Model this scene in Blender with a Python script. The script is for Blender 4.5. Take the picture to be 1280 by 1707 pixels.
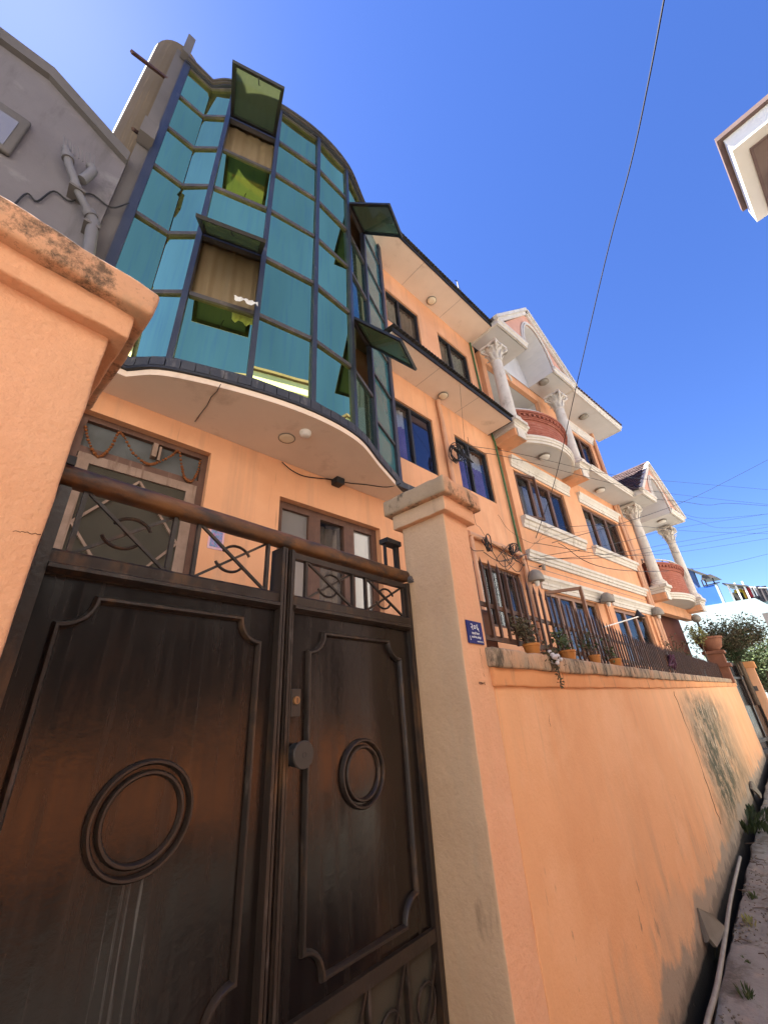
import bpy, math, random
from mathutils import Vector, noise

for o in list(bpy.data.objects):
    bpy.data.objects.remove(o)
SC = bpy.context.scene
COL = SC.collection
RND = random.Random(11)
rad = math.radians

# ------------------------------------------------------------------ camera
F_PX, PITCH, ROLL, YAW, EYE = 684.25, rad(26.76), rad(-3.872), rad(41.28), 1.55
FW = Vector((math.sin(YAW) * math.cos(PITCH), math.cos(YAW) * math.cos(PITCH), math.sin(PITCH)))
_rt = Vector((math.cos(YAW), -math.sin(YAW), 0))
_up = _rt.cross(FW)
RT = _rt * math.cos(ROLL) + _up * math.sin(ROLL)
UP = -_rt * math.sin(ROLL) + _up * math.cos(ROLL)
CPOS = Vector((0, 0, EYE))
cam_d = bpy.data.cameras.new('camera')
cam = bpy.data.objects.new('camera', cam_d)
COL.objects.link(cam)
m4 = cam.matrix_world.copy()
for i in range(3):
    m4[i][0], m4[i][1], m4[i][2], m4[i][3] = RT[i], UP[i], -FW[i], CPOS[i]
cam.matrix_world = m4
cam_d.sensor_fit = 'HORIZONTAL'
cam_d.sensor_width = 36
cam_d.lens = 36 * F_PX / 1280
cam_d.clip_start = 0.02
cam_d.clip_end = 3000
SC.camera = cam

# ------------------------------------------------------------------ light
SUN_AZ, SUN_EL = -30.0, 63.0            # degrees from +Y towards +X, elevation
w = bpy.data.worlds.new('World')
SC.world = w
w.use_nodes = True
wn = w.node_tree
sky = wn.nodes.new('ShaderNodeTexSky')
sky.sky_type = 'NISHITA'
sky.sun_disc = False
sky.sun_elevation = rad(SUN_EL)
sky.sun_rotation = rad(SUN_AZ)
sky.altitude = 1300
sky.air_density = 1.0
sky.dust_density = 0.25
sky.ozone_density = 3.5
bg = wn.nodes['Background']
bg.inputs['Strength'].default_value = 0.05
hs = wn.nodes.new('ShaderNodeHueSaturation')
hs.inputs['Hue'].default_value = 0.516
hs.inputs['Saturation'].default_value = 1.2
wn.links.new(sky.outputs[0], hs.inputs['Color'])
wn.links.new(hs.outputs[0], bg.inputs[0])
sl = bpy.data.lights.new('sun', 'SUN')
sl.energy = 5.0
sl.angle = rad(0.5)
sl.color = (1.0, 0.95, 0.87)
so = bpy.data.objects.new('sun', sl)
COL.objects.link(so)
sdir = Vector((math.sin(rad(SUN_AZ)) * math.cos(rad(SUN_EL)), math.cos(rad(SUN_AZ)) * math.cos(rad(SUN_EL)), math.sin(rad(SUN_EL))))
so.rotation_euler = sdir.to_track_quat('Z', 'Y').to_euler()
so.location = sdir * 60
SC.view_settings.view_transform = 'Standard'
SC.view_settings.look = 'None'
SC.view_settings.gamma = 1
SC.view_settings.exposure = 2.68
SC.view_settings.use_curve_mapping = False
SC.render.engine = 'CYCLES'
SC.cycles.use_denoising = True
SC.cycles.max_bounces = 8
SC.cycles.diffuse_bounces = 5
SC.cycles.transparent_max_bounces = 12
SC.cycles.sample_clamp_indirect = 6


# ------------------------------------------------------------------ frames
def ray(px, py):
    return RT * ((px - 640) / F_PX) - UP * ((py - 853.5) / F_PX) + FW


class Frame:
    """u runs along the street, v away from the street, z up; D = distance of the plane v=0 from the camera."""

    def __init__(s, ang, D):
        s.a = rad(ang)
        s.d = Vector((math.cos(s.a), math.sin(s.a), 0))
        s.n = Vector((-math.sin(s.a), math.cos(s.a), 0))
        s.D = D

    def world(s, u, v, z):
        return s.d * u + s.n * (s.D + v) + Vector((0, 0, z))

    def loc(s, q):
        return (q.dot(s.d), q.dot(s.n) - s.D, q.z)

    def P(s, px, py, v=0.0):
        r = ray(px, py)
        return s.loc(CPOS + r * ((s.D + v) / r.dot(s.n)))

    def Z(s, px, py, z):
        r = ray(px, py)
        return s.loc(CPOS + r * ((z - EYE) / r.z))

    def U(s, px, py, u):
        r = ray(px, py)
        return s.loc(CPOS + r * (u / r.dot(s.d)))


FWL = Frame(8.4, 1.018)     # boundary wall and gate
FA = Frame(3.3, 3.6)        # house with the glass bay
FB = Frame(0.0, 4.0)        # house with the columns
FO = Frame(0.0, 0.0)        # world


# ------------------------------------------------------------------ materials
def lin(r, g, b):
    f = lambda c: (c / 255 / 12.92) if c / 255 <= 0.04045 else ((c / 255 + 0.055) / 1.055) ** 2.4
    return (f(r), f(g), f(b))


def mk(name, c1, c2=None, rough=0.85, scale=2.0, bump=0.25, bscale=70, spec=0.3, stains=(), metallic=0.0, coat=0.0,
       bdist=0.004, rvar=0.0, fine=0.0):
    m = bpy.data.materials.new(name)
    m.use_nodes = True
    nt = m.node_tree
    N, L = nt.nodes, nt.links
    b = N['Principled BSDF']
    b.inputs['Roughness'].default_value = rough
    b.inputs['Specular IOR Level'].default_value = spec
    b.inputs['Metallic'].default_value = metallic
    b.inputs['Coat Weight'].default_value = coat
    geo = N.new('ShaderNodeNewGeometry')
    sep = N.new('ShaderNodeSeparateXYZ')
    L.new(geo.outputs['Position'], sep.inputs[0])

    def tex(sc, det=6, ro=0.6):
        mp = N.new('ShaderNodeMapping')
        mp.inputs['Scale'].default_value = sc if isinstance(sc, tuple) else (sc, sc, sc)
        L.new(geo.outputs['Position'], mp.inputs[0])
        t = N.new('ShaderNodeTexNoise')
        t.inputs['Scale'].default_value = 1
        t.inputs['Detail'].default_value = det
        t.inputs['Roughness'].default_value = ro
        L.new(mp.outputs[0], t.inputs['Vector'])
        return t.outputs['Fac']

    def rng(sock, lo, hi, a=0.0, bb=1.0):
        r = N.new('ShaderNodeMapRange')
        r.clamp = True
        for k, v in zip((1, 2, 3, 4), (lo, hi, a, bb)):
            r.inputs[k].default_value = v
        L.new(sock, r.inputs[0])
        return r.outputs[0]

    def mul(a, bb):
        k = N.new('ShaderNodeMath')
        k.operation = 'MULTIPLY'
        L.new(a, k.inputs[0])
        L.new(bb, k.inputs[1])
        return k.outputs[0]

    def mix(f, a, colb):
        k = N.new('ShaderNodeMix')
        k.data_type = 'RGBA'
        L.new(f, k.inputs[0])
        if isinstance(a, tuple):
            k.inputs[6].default_value = (*a, 1)
        else:
            L.new(a, k.inputs[6])
        k.inputs[7].default_value = (*colb, 1)
        return k.outputs[2]

    c2 = c2 or tuple(x * 0.86 for x in c1)
    cur = mix(rng(tex(scale), 0.35, 0.68), c1, c2)
    if fine:
        cur = mix(rng(tex(90.0, 3, 0.8), 0.5, 0.75, 0, fine), cur, tuple(x * 0.6 for x in c1))
    for st in stains:
        f = rng(tex(st['sc'], st.get('det', 6), st.get('ro', 0.65)), st['lo'], st['hi'], 0, st.get('amt', 1))
        if 'edge' in st:
            z0_, amp_, soft_ = st['edge']
            k1 = N.new('ShaderNodeMath')
            k1.operation = 'MULTIPLY_ADD'
            L.new(tex(st['sc'], 6, 0.65), k1.inputs[0])
            k1.inputs[1].default_value = -amp_
            L.new(sep.outputs[2], k1.inputs[2])
            f = rng(k1.outputs[0], z0_ - amp_ / 2 + soft_, z0_ - amp_ / 2, 0, st.get('amt', 1))
        for axis, key in ((0, 'x'), (1, 'y'), (2, 'z')):
            if key in st:
                f = mul(f, rng(sep.outputs[axis], *st[key]))
            if key + '2' in st:
                f = mul(f, rng(sep.outputs[axis], *st[key + '2']))
        cur = mix(f, cur, st['c'])
    L.new(cur, b.inputs['Base Color'])
    if rvar:
        L.new(rng(tex((22.0, 22.0, 1.6)), 0.3, 0.7, max(0.02, rough - rvar), rough + rvar), b.inputs['Roughness'])
    if bump:
        bp = N.new('ShaderNodeBump')
        bp.inputs['Strength'].default_value = bump
        bp.inputs['Distance'].default_value = bdist
        add = N.new('ShaderNodeMath')
        add.operation = 'ADD'
        L.new(tex(bscale, 5, 0.6), add.inputs[0])
        L.new(tex(bscale * 0.12, 3, 0.5), add.inputs[1])
        L.new(add.outputs[0], bp.inputs['Height'])
        L.new(bp.outputs[0], b.inputs['Normal'])
    return m


def mk_glass(name, dif, glo, fac, trans=None, rough=0.02, wav=0.0, tfac=0.0, transl=None, grz=0.28):
    m = bpy.data.materials.new(name)
    m.use_nodes = True
    N, L = m.node_tree.nodes, m.node_tree.links
    N.remove(N['Principled BSDF'])
    out = N['Material Output']
    gl = N.new('ShaderNodeBsdfGlossy')
    gl.inputs['Color'].default_value = (*glo, 1)
    gl.inputs['Roughness'].default_value = rough
    di = N.new('ShaderNodeBsdfDiffuse')
    di.inputs['Color'].default_value = (*dif, 1)
    base = di.outputs[0]
    if transl:
        tl = N.new('ShaderNodeBsdfTranslucent')
        tl.inputs['Color'].default_value = (*transl, 1)
        ad = N.new('ShaderNodeAddShader')
        L.new(base, ad.inputs[0])
        L.new(tl.outputs[0], ad.inputs[1])
        base = ad.outputs[0]
    if trans:
        tr = N.new('ShaderNodeBsdfTransparent')
        tr.inputs['Color'].default_value = (*trans, 1)
        mx0 = N.new('ShaderNodeMixShader')
        mx0.inputs[0].default_value = tfac
        L.new(base, mx0.inputs[1])
        L.new(tr.outputs[0], mx0.inputs[2])
        base = mx0.outputs[0]
    lw = N.new('ShaderNodeLayerWeight')
    lw.inputs[0].default_value = 0.35
    r = N.new('ShaderNodeMapRange')
    r.inputs[1].default_value = 0
    r.inputs[2].default_value = 1
    r.inputs[3].default_value = fac
    r.inputs[4].default_value = min(1, fac + grz)
    if fac >= 1:
        geo = N.new('ShaderNodeNewGeometry')
        mp = N.new('ShaderNodeMapping')
        mp.inputs['Scale'].default_value = (2.2, 2.2, 0.5)
        L.new(geo.outputs['Position'], mp.inputs[0])
        t1 = N.new('ShaderNodeTexNoise')
        t1.inputs['Scale'].default_value = 1.0
        t1.inputs['Detail'].default_value = 5
        L.new(mp.outputs[0], t1.inputs['Vector'])
        rr_ = N.new('ShaderNodeValToRGB')
        rr_.color_ramp.elements[0].position = 0.32
        rr_.color_ramp.elements[1].position = 0.68
        rr_.color_ramp.elements[0].color = (*[c * 0.80 for c in glo], 1)
        rr_.color_ramp.elements[1].color = (*glo, 1)
        L.new(t1.outputs['Fac'], rr_.inputs[0])
        mpk = N.new('ShaderNodeMapping')
        mpk.inputs['Scale'].default_value = (26, 26, 1.3)
        L.new(geo.outputs['Position'], mpk.inputs[0])
        t2 = N.new('ShaderNodeTexNoise')
        t2.inputs['Scale'].default_value = 1.0
        t2.inputs['Detail'].default_value = 4
        L.new(mpk.outputs[0], t2.inputs['Vector'])
        rk = N.new('ShaderNodeMapRange')
        rk.inputs[1].default_value = 0.50
        rk.inputs[2].default_value = 0.75
        rk.inputs[3].default_value = 0.0
        rk.inputs[4].default_value = 0.35
        L.new(t2.outputs['Fac'], rk.inputs[0])
        mxk = N.new('ShaderNodeMix')
        mxk.data_type = 'RGBA'
        L.new(rk.outputs[0], mxk.inputs[0])
        L.new(rr_.outputs[0], mxk.inputs[6])
        mxk.inputs[7].default_value = (0.42, 0.50, 0.36, 1)
        oi = N.new('ShaderNodeObjectInfo')
        ro = N.new('ShaderNodeMapRange')
        ro.inputs[3].default_value = 0.86
        ro.inputs[4].default_value = 1.14
        L.new(oi.outputs['Random'], ro.inputs[0])
        hv = N.new('ShaderNodeHueSaturation')
        L.new(ro.outputs[0], hv.inputs['Value'])
        L.new(mxk.outputs[2], hv.inputs['Color'])
        L.new(hv.outputs[0], gl.inputs['Color'])
        t3 = N.new('ShaderNodeTexNoise')
        t3.inputs['Scale'].default_value = 1.6
        t3.inputs['Detail'].default_value = 1
        L.new(geo.outputs['Position'], t3.inputs['Vector'])
        bp = N.new('ShaderNodeBump')
        bp.inputs['Strength'].default_value = 0.025
        bp.inputs['Distance'].default_value = 0.08
        L.new(t3.outputs['Fac'], bp.inputs['Height'])
        L.new(bp.outputs[0], gl.inputs['Normal'])
        L.new(gl.outputs[0], out.inputs[0])
        return m
    L.new(lw.outputs['Facing'], r.inputs[0])
    mx = N.new('ShaderNodeMixShader')
    L.new(r.outputs[0], mx.inputs[0])
    L.new(base, mx.inputs[1])
    L.new(gl.outputs[0], mx.inputs[2])
    if wav:
        geo = N.new('ShaderNodeNewGeometry')
        t = N.new('ShaderNodeTexNoise')
        t.inputs['Scale'].default_value = 1.1
        t.inputs['Detail'].default_value = 1
        L.new(geo.outputs['Position'], t.inputs['Vector'])
        bp = N.new('ShaderNodeBump')
        bp.inputs['Strength'].default_value = wav
        bp.inputs['Distance'].default_value = 0.3
        L.new(t.outputs['Fac'], bp.inputs['Height'])
        L.new(bp.outputs[0], gl.inputs['Normal'])
    L.new(mx.outputs[0], out.inputs[0])
    return m


OR1, OR2 = (0.74, 0.33, 0.145), (0.66, 0.275, 0.11)
GRIME = (0.10, 0.075, 0.05)
MT = {}
MT['orange'] = mk('orange_paint', (0.70, 0.355, 0.19), (0.63, 0.30, 0.15), 0.8, 1.2, 0.35, 60, 0.25, fine=0.12, stains=[
    dict(c=(0.44, 0.25, 0.15), sc=(5.5, 5.5, 0.3), lo=0.50, hi=0.72, amt=0.6),
    dict(c=(0.22, 0.13, 0.085), sc=(26.0, 26.0, 1.2), lo=0.64, hi=0.74, amt=0.4),
    dict(c=(0.80, 0.45, 0.26), sc=(2.2, 2.2, 0.8), lo=0.55, hi=0.75, amt=0.5)])
MT['wall'] = mk('boundary_wall_paint', (0.79, 0.41, 0.20), (0.72, 0.35, 0.16), 0.8, 1.4, 0.5, 55, 0.3, fine=0.1, bdist=0.005, stains=[
    dict(c=(0.62, 0.345, 0.18), sc=(2.6, 2.6, 0.55), lo=0.5, hi=0.72, amt=0.45),
    dict(c=(0.82, 0.46, 0.25), sc=(1.6, 1.6, 1.6), lo=0.52, hi=0.66, amt=0.55),
    dict(c=(0.50, 0.30, 0.17), sc=(14.0, 14.0, 0.6), lo=0.56, hi=0.72, amt=0.5, z=(1.0, 1.6, 0, 1)),
    dict(c=(0.46, 0.29, 0.175), sc=(4.0, 4.0, 1.1), lo=0.55, hi=0.66, amt=0.65, z=(0.95, 0.4, 0, 1)),
    # damp peeled plaster far along the wall
    dict(c=(0.42, 0.29, 0.165), sc=(0.8, 0.8, 0.9), lo=0.36, hi=0.48, amt=0.9, x=(5.9, 7.0, 0, 1), x2=(13.0, 9.0, 0, 1), z=(1.72, 1.35, 0, 1), ro=0.75),
    dict(c=(0.24, 0.185, 0.12), sc=(2.8, 2.8, 2.6), lo=0.46, hi=0.53, amt=0.85, x=(6.1, 7.2, 0, 1), x2=(11.5, 8.3, 0, 1), z=(1.72, 1.4, 0, 1), ro=0.8),
    dict(c=(0.05, 0.052, 0.022), sc=(3.6, 3.6, 3.0), lo=0.485, hi=0.535, amt=0.95, x=(6.2, 7.1, 0, 1), x2=(10.5, 8.0, 0, 1), z=(1.68, 1.4, 0, 1), ro=0.85),
    dict(c=(0.62, 0.48, 0.33), sc=(7.0, 7.0, 4.0), lo=0.57, hi=0.61, amt=0.8, x=(6.2, 6.7, 0, 1), x2=(10.5, 9.0, 0, 1), z=(1.7, 1.4, 0, 1), ro=0.8),
    dict(c=(0.05, 0.055, 0.022), sc=(5.0, 5.0, 3.0), lo=0.42, hi=0.55, amt=0.9, x=(5.6, 6.6, 0, 1), x2=(12.5, 10.0, 0, 1), z=(0.6, 0.15, 0, 1)),
    # grey cement splash at the foot, ragged upper edge
    dict(c=(0.48, 0.32, 0.20), sc=(2.4, 2.4, 1.2), lo=0, hi=1, amt=0.4, edge=(0.28, 0.9, 0.15)),
    dict(c=(0.29, 0.235, 0.175), sc=(2.0, 2.0, 1.6), lo=0, hi=1, amt=0.9, edge=(0.15, 0.6, 0.06)),
    dict(c=(0.13, 0.105, 0.08), sc=(5.0, 5.0, 4.0), lo=0, hi=1, amt=0.8, edge=(0.05, 0.35, 0.06)),
    dict(c=(0.014, 0.012, 0.009), sc=(6.0, 6.0, 3.0), lo=0, hi=1, amt=1.0, edge=(-0.005, 0.06, 0.02)),
    # scuffs and chips
    dict(c=(0.16, 0.11, 0.07), sc=(20.0, 20.0, 6.0), lo=0.66, hi=0.70, amt=0.85, z=(1.1, 0.4, 0, 1)),
    dict(c=(0.30, 0.20, 0.12), sc=(9.0, 9.0, 3.0), lo=0.66, hi=0.69, amt=0.8, z=(0.9, 0.3, 0, 1)),
    dict(c=(0.30, 0.17, 0.09), sc=(70.0, 70.0, 24.0), lo=0.74, hi=0.78, amt=0.6),
    dict(c=(0.09, 0.06, 0.03), sc=(60.0, 60.0, 1.2), lo=0.58, hi=0.66, amt=0.5, x=(6.28, 6.32, 0, 1), x2=(6.42, 6.38, 0, 1))])
MT['coping'] = mk('weathered_coping', (0.56, 0.32, 0.18), (0.44, 0.30, 0.19), 0.9, 2.5, 0.6, 45, 0.2, fine=0.3, bdist=0.006, stains=[
    dict(c=(0.34, 0.265, 0.18), sc=(5.0, 5.0, 2.6), lo=0.40, hi=0.56, amt=0.9),
    dict(c=(0.065, 0.055, 0.04), sc=(9.0, 9.0, 3.4), lo=0.48, hi=0.60, amt=0.9, ro=0.78),
    dict(c=(0.62, 0.50, 0.36), sc=(20.0, 20.0, 9.0), lo=0.6, hi=0.68, amt=0.5)])
MT['band'] = mk('wall_band_paint', (0.72, 0.34, 0.15), (0.63, 0.27, 0.11), 0.85, 2.5, 0.4, 50, 0.2, fine=0.15, stains=[
    dict(c=(0.30, 0.19, 0.11), sc=(6.0, 6.0, 0.9), lo=0.57, hi=0.68, amt=0.8),
    dict(c=(0.14, 0.10, 0.06), sc=(9.0, 9.0, 1.3), lo=0.62, hi=0.70, amt=0.8)])
MT['pillar'] = mk('pillar_paint', (0.77, 0.42, 0.245), (0.69, 0.35, 0.19), 0.85, 1.6, 1.0, 48, 0.25, fine=0.2, bdist=0.006, stains=[
    dict(c=(0.33, 0.2, 0.12), sc=(30.0, 30.0, 5.0), lo=0.7, hi=0.76, amt=0.6),
    dict(c=(0.62, 0.36, 0.2), sc=(3.0, 3.0, 0.7), lo=0.5, hi=0.7, amt=0.6)])
MT['pillar_cement'] = mk('pillar_bare_render', (0.60, 0.41, 0.25), (0.52, 0.345, 0.205), 0.9, 2.6, 0.8, 38, 0.2, fine=0.25, bdist=0.005, stains=[  # side facing the gate: its weaker light is put into this tone
    dict(c=(0.25, 0.17, 0.10), sc=(9.0, 9.0, 2.0), lo=0.6, hi=0.7, amt=0.6),
    dict(c=(0.52, 0.38, 0.24), sc=(5.0, 5.0, 1.2), lo=0.52, hi=0.65, amt=0.6)])
MT['soffit'] = mk('soffit_paint', (0.74, 0.585, 0.46), (0.68, 0.53, 0.41), 0.9, 1.5, 0.2, 60, 0.15, stains=[
    dict(c=(0.40, 0.27, 0.18), sc=(2.5, 2.5, 2.5), lo=0.58, hi=0.75, amt=0.5)])
MT['soffit_pale'] = mk('pale_soffit', (0.55, 0.52, 0.49), (0.49, 0.46, 0.43), 0.9, 1.5, 0.2, 60, 0.15, stains=[
    dict(c=(0.40, 0.33, 0.27), sc=(2.5, 2.5, 2.5), lo=0.6, hi=0.8, amt=0.5)])
MT['white'] = mk('white_moulding', (0.62, 0.565, 0.49), (0.54, 0.48, 0.41), 0.8, 4.0, 0.3, 60, 0.25, stains=[
    dict(c=(0.30, 0.24, 0.18), sc=(7.0, 7.0, 3.0), lo=0.57, hi=0.72, amt=0.75),
    dict(c=(0.16, 0.12, 0.09), sc=(14.0, 14.0, 3.0), lo=0.63, hi=0.72, amt=0.6)])
MT['gate'] = mk('gate_paint', (0.0055, 0.0038, 0.0033), (0.010, 0.006, 0.0045), 0.23, 1.6, 0.35, 30, 0.55, rvar=0.10, bdist=0.002, stains=[
    dict(c=(0.15, 0.15, 0.145), sc=(70.0, 70.0, 1.1), lo=0.56, hi=0.66, amt=0.6, x=(0.265, 0.275, 0, 1), x2=(0.385, 0.375, 0, 1), z=(0.85, 1.15, 0, 1), z2=(1.255, 1.25, 0, 1)),
    dict(c=(0.024, 0.014, 0.009), sc=(9.0, 9.0, 0.7), lo=0.56, hi=0.75, amt=0.55),
    dict(c=(0.10, 0.075, 0.06), sc=(55.0, 55.0, 30.0), lo=0.73, hi=0.77, amt=0.7),
    dict(c=(0.06, 0.05, 0.044), sc=(38.0, 38.0, 0.8), lo=0.58, hi=0.74, amt=0.3),
    dict(c=(0.13, 0.115, 0.105), sc=(110.0, 110.0, 3.0), lo=0.70, hi=0.76, amt=0.5),
    dict(c=(0.045, 0.019, 0.009), sc=(4.0, 4.0, 2.0), lo=0.56, hi=0.72, amt=0.45)])
MT['dark_dado'] = mk('dark_dado', (0.05, 0.035, 0.028), (0.04, 0.028, 0.022), 0.9, 1.0, 0.0)  # darkens the unseen wall foot to narrow the glow the gate reflects
MT['gate_trim'] = mk('gate_trim_paint', (0.017, 0.013, 0.011), (0.034, 0.022, 0.016), 0.4, 5.0, 0.4, 40, 0.5, rvar=0.1, stains=[
    dict(c=(0.11, 0.058, 0.026), sc=(11.0, 11.0, 4.0), lo=0.56, hi=0.68, amt=0.7),
    dict(c=(0.11, 0.09, 0.08), sc=(25.0, 25.0, 9.0), lo=0.6, hi=0.7, amt=0.5)])
MT['rust_bar'] = mk('rusty_bar', (0.17, 0.072, 0.022), (0.06, 0.03, 0.016), 0.45, 6.0, 0.5, 45, 0.4, rvar=0.1, stains=[
    dict(c=(0.035, 0.026, 0.022), sc=(6.0, 6.0, 14.0), lo=0.47, hi=0.6, amt=0.9)])
MT['rail'] = mk('fence_iron', (0.055, 0.027, 0.017), (0.09, 0.04, 0.022), 0.6, 8.0, 0.3, 60, 0.35, stains=[
    dict(c=(0.15, 0.065, 0.03), sc=(12.0, 12.0, 5.0), lo=0.55, hi=0.7, amt=0.6)])
MT['alu'] = mk('bay_frame_alu', (0.020, 0.023, 0.033), (0.034, 0.036, 0.047), 0.42, 3.0, 0.15, 60, 0.5, rvar=0.08, stains=[
    dict(c=(0.16, 0.14, 0.13), sc=(6.0, 6.0, 5.0), lo=0.62, hi=0.74, amt=0.55)])
MT['alu_dusty'] = mk('bay_transom_alu', (0.05, 0.045, 0.043), (0.085, 0.07, 0.06), 0.55, 3.0, 0.15, 60, 0.4, stains=[
    dict(c=(0.17, 0.13, 0.10), sc=(7.0, 7.0, 7.0), lo=0.55, hi=0.7, amt=0.6)])
MT['slate'] = mk('ledge_slate', (0.035, 0.036, 0.042), (0.055, 0.054, 0.058), 0.6, 5.0, 0.3, 60, 0.35, stains=[
    dict(c=(0.19, 0.165, 0.15), sc=(10.0, 10.0, 2.5), lo=0.58, hi=0.72, amt=0.7)])
MT['black'] = mk('black_metal', (0.014, 0.014, 0.016), (0.024, 0.023, 0.023), 0.5, 4.0, 0.15, 60, 0.4)
MT['roofsheet'] = mk('corrugated_sheet', (0.05, 0.045, 0.042), (0.085, 0.07, 0.06), 0.6, 4.0, 0.2, 50, 0.4)
MT['wood'] = mk('brown_wood', (0.085, 0.038, 0.023), (0.13, 0.062, 0.038), 0.55, (6.0), 0.3, 60, 0.35, stains=[
    dict(c=(0.22, 0.14, 0.1), sc=(30.0, 30.0, 2.0), lo=0.58, hi=0.7, amt=0.5)])
MT['wood_pale'] = mk('worn_pale_wood', (0.30, 0.205, 0.155), (0.21, 0.14, 0.10), 0.75, 7.0, 0.35, 60, 0.25, stains=[
    dict(c=(0.12, 0.065, 0.04), sc=(30.0, 30.0, 2.0), lo=0.55, hi=0.68, amt=0.7)])
MT['wood_light'] = mk('varnished_wood', (0.22, 0.105, 0.055), (0.28, 0.145, 0.08), 0.5, 6.0, 0.25, 60, 0.4)
MT['mesh_screen'] = mk('insect_screen', (0.055, 0.047, 0.035), (0.07, 0.06, 0.045), 0.9, 3.0, 0.2, 300, 0.1)
MT['grey_ply'] = mk('transom_board', (0.12, 0.125, 0.125), (0.085, 0.085, 0.08), 0.8, 3.0, 0.2, 60, 0.2)
MT['brown_board'] = mk('brown_board', (0.215, 0.155, 0.085), (0.185, 0.13, 0.07), 0.8, 1.0, 0.1, 60, 0.2)
MT['cream_room'] = mk('room_wall', (0.45, 0.36, 0.24), (0.38, 0.30, 0.20), 0.9, 1.0, 0.0)
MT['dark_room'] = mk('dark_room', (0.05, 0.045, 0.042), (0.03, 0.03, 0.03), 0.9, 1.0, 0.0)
MT['brick'] = mk('red_brick', (0.34, 0.115, 0.075), (0.27, 0.085, 0.055), 0.9, 3.0, 0.5, 55, 0.2, stains=[
    dict(c=(0.42, 0.20, 0.15), sc=(6.0, 6.0, 28.0), lo=0.52, hi=0.66, amt=0.6),
    dict(c=(0.13, 0.05, 0.035), sc=(7.0, 7.0, 26.0), lo=0.58, hi=0.7, amt=0.7)])
MT['terracotta'] = mk('terracotta', (0.25, 0.105, 0.06), (0.18, 0.075, 0.045), 0.85, 6.0, 0.3, 60, 0.2, stains=[
    dict(c=(0.14, 0.07, 0.045), sc=(9.0, 9.0, 4.0), lo=0.55, hi=0.7, amt=0.6)])
MT['pot_orange'] = mk('orange_pot', (0.52, 0.21, 0.05), (0.40, 0.15, 0.035), 0.7, 9.0, 0.2, 60, 0.3, stains=[
    dict(c=(0.25, 0.12, 0.05), sc=(20.0, 20.0, 6.0), lo=0.6, hi=0.7, amt=0.5)])
MT['roof_tile'] = mk('clay_roof_tile', (0.042, 0.024, 0.026), (0.07, 0.034, 0.032), 0.75, 5.0, 0.3, 60, 0.3)
MT['tile_cream'] = mk('pink_tympanum', (0.62, 0.33, 0.23), (0.55, 0.28, 0.19), 0.85, 2.5, 0.3, 60, 0.2)
MT['pvc_orange'] = mk('painted_pipe', (0.60, 0.33, 0.20), (0.52, 0.27, 0.155), 0.6, 3.0, 0.1, 60, 0.35)
MT['pvc_grey'] = mk('grey_pipe', (0.16, 0.15, 0.15), (0.12, 0.11, 0.11), 0.55, 3.0, 0.1, 60, 0.35)
MT['pvc_white'] = mk('old_white_pipe', (0.29, 0.265, 0.215), (0.19, 0.17, 0.135), 0.6, 8.0, 0.2, 60, 0.3)
MT['green_pipe'] = mk('green_pipe', (0.035, 0.11, 0.035), (0.06, 0.14, 0.05), 0.5, 5.0, 0.1, 60, 0.35)
MT['rubber'] = mk('black_cable', (0.014, 0.013, 0.014), (0.028, 0.026, 0.026), 0.6, 5.0, 0.0)
MT['sheet_tan'] = mk('tan_sheet', (0.13, 0.093, 0.054), (0.105, 0.075, 0.042), 0.9, 1.2, 0.15, 40, 0.3, stains=[
    dict(c=(0.30, 0.2, 0.11), sc=(12.0, 12.0, 0.6), lo=0.55, hi=0.7, amt=0.5)])
MT['grey_wall'] = mk('grey_render', (0.155, 0.14, 0.145), (0.13, 0.115, 0.12), 0.9, 1.3, 0.4, 50, 0.2, fine=0.15, stains=[
    dict(c=(0.075, 0.068, 0.066), sc=(3.0, 3.0, 0.5), lo=0.52, hi=0.68, amt=0.7),
    dict(c=(0.24, 0.225, 0.22), sc=(2.0, 2.0, 2.0), lo=0.55, hi=0.66, amt=0.5)])
MT['grey_dark'] = mk('dark_render', (0.13, 0.115, 0.11), (0.10, 0.09, 0.085), 0.9, 1.3, 0.4, 50, 0.2)
MT['lamp_white'] = mk('lamp_plastic', (0.70, 0.60, 0.44), (0.64, 0.52, 0.36), 0.4, 4.0, 0.0, 60, 0.4)
MT['lamp_pale'] = mk('lamp_glass', (0.72, 0.68, 0.62), (0.66, 0.61, 0.54), 0.35, 4.0, 0.0, 60, 0.4)
MT['lamp_rim'] = mk('lamp_rim', (0.20, 0.165, 0.13), (0.16, 0.13, 0.10), 0.5, 4.0, 0.0, 60, 0.4)
MT['lamp_dome'] = mk('lamp_hood', (0.30, 0.265, 0.22), (0.22, 0.19, 0.155), 0.7, 9.0, 0.2, 60, 0.3)
MT['sign_blue'] = mk('blue_enamel', (0.016, 0.020, 0.15), (0.013, 0.016, 0.125), 0.6, 4.0, 0.0, 60, 0.15)
MT['paint_white'] = mk('white_lettering', (0.80, 0.80, 0.82), (0.76, 0.76, 0.78), 0.5, 4.0, 0.0)
MT['ink'] = mk('dark_ink', (0.09, 0.04, 0.02), (0.07, 0.03, 0.015), 0.8, 4.0, 0.0)
MT['brass'] = mk('old_brass', (0.36, 0.20, 0.09), (0.25, 0.13, 0.055), 0.45, 20.0, 0.2, 80, 0.5, metallic=0.6)
MT['knob'] = mk('dull_knob', (0.045, 0.036, 0.03), (0.035, 0.028, 0.023), 0.55, 8.0, 0.1, 80, 0.4)
MT['garland'] = mk('dried_marigold', (0.24, 0.085, 0.028), (0.15, 0.05, 0.02), 0.9, 40.0, 0.6, 120, 0.1)
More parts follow.
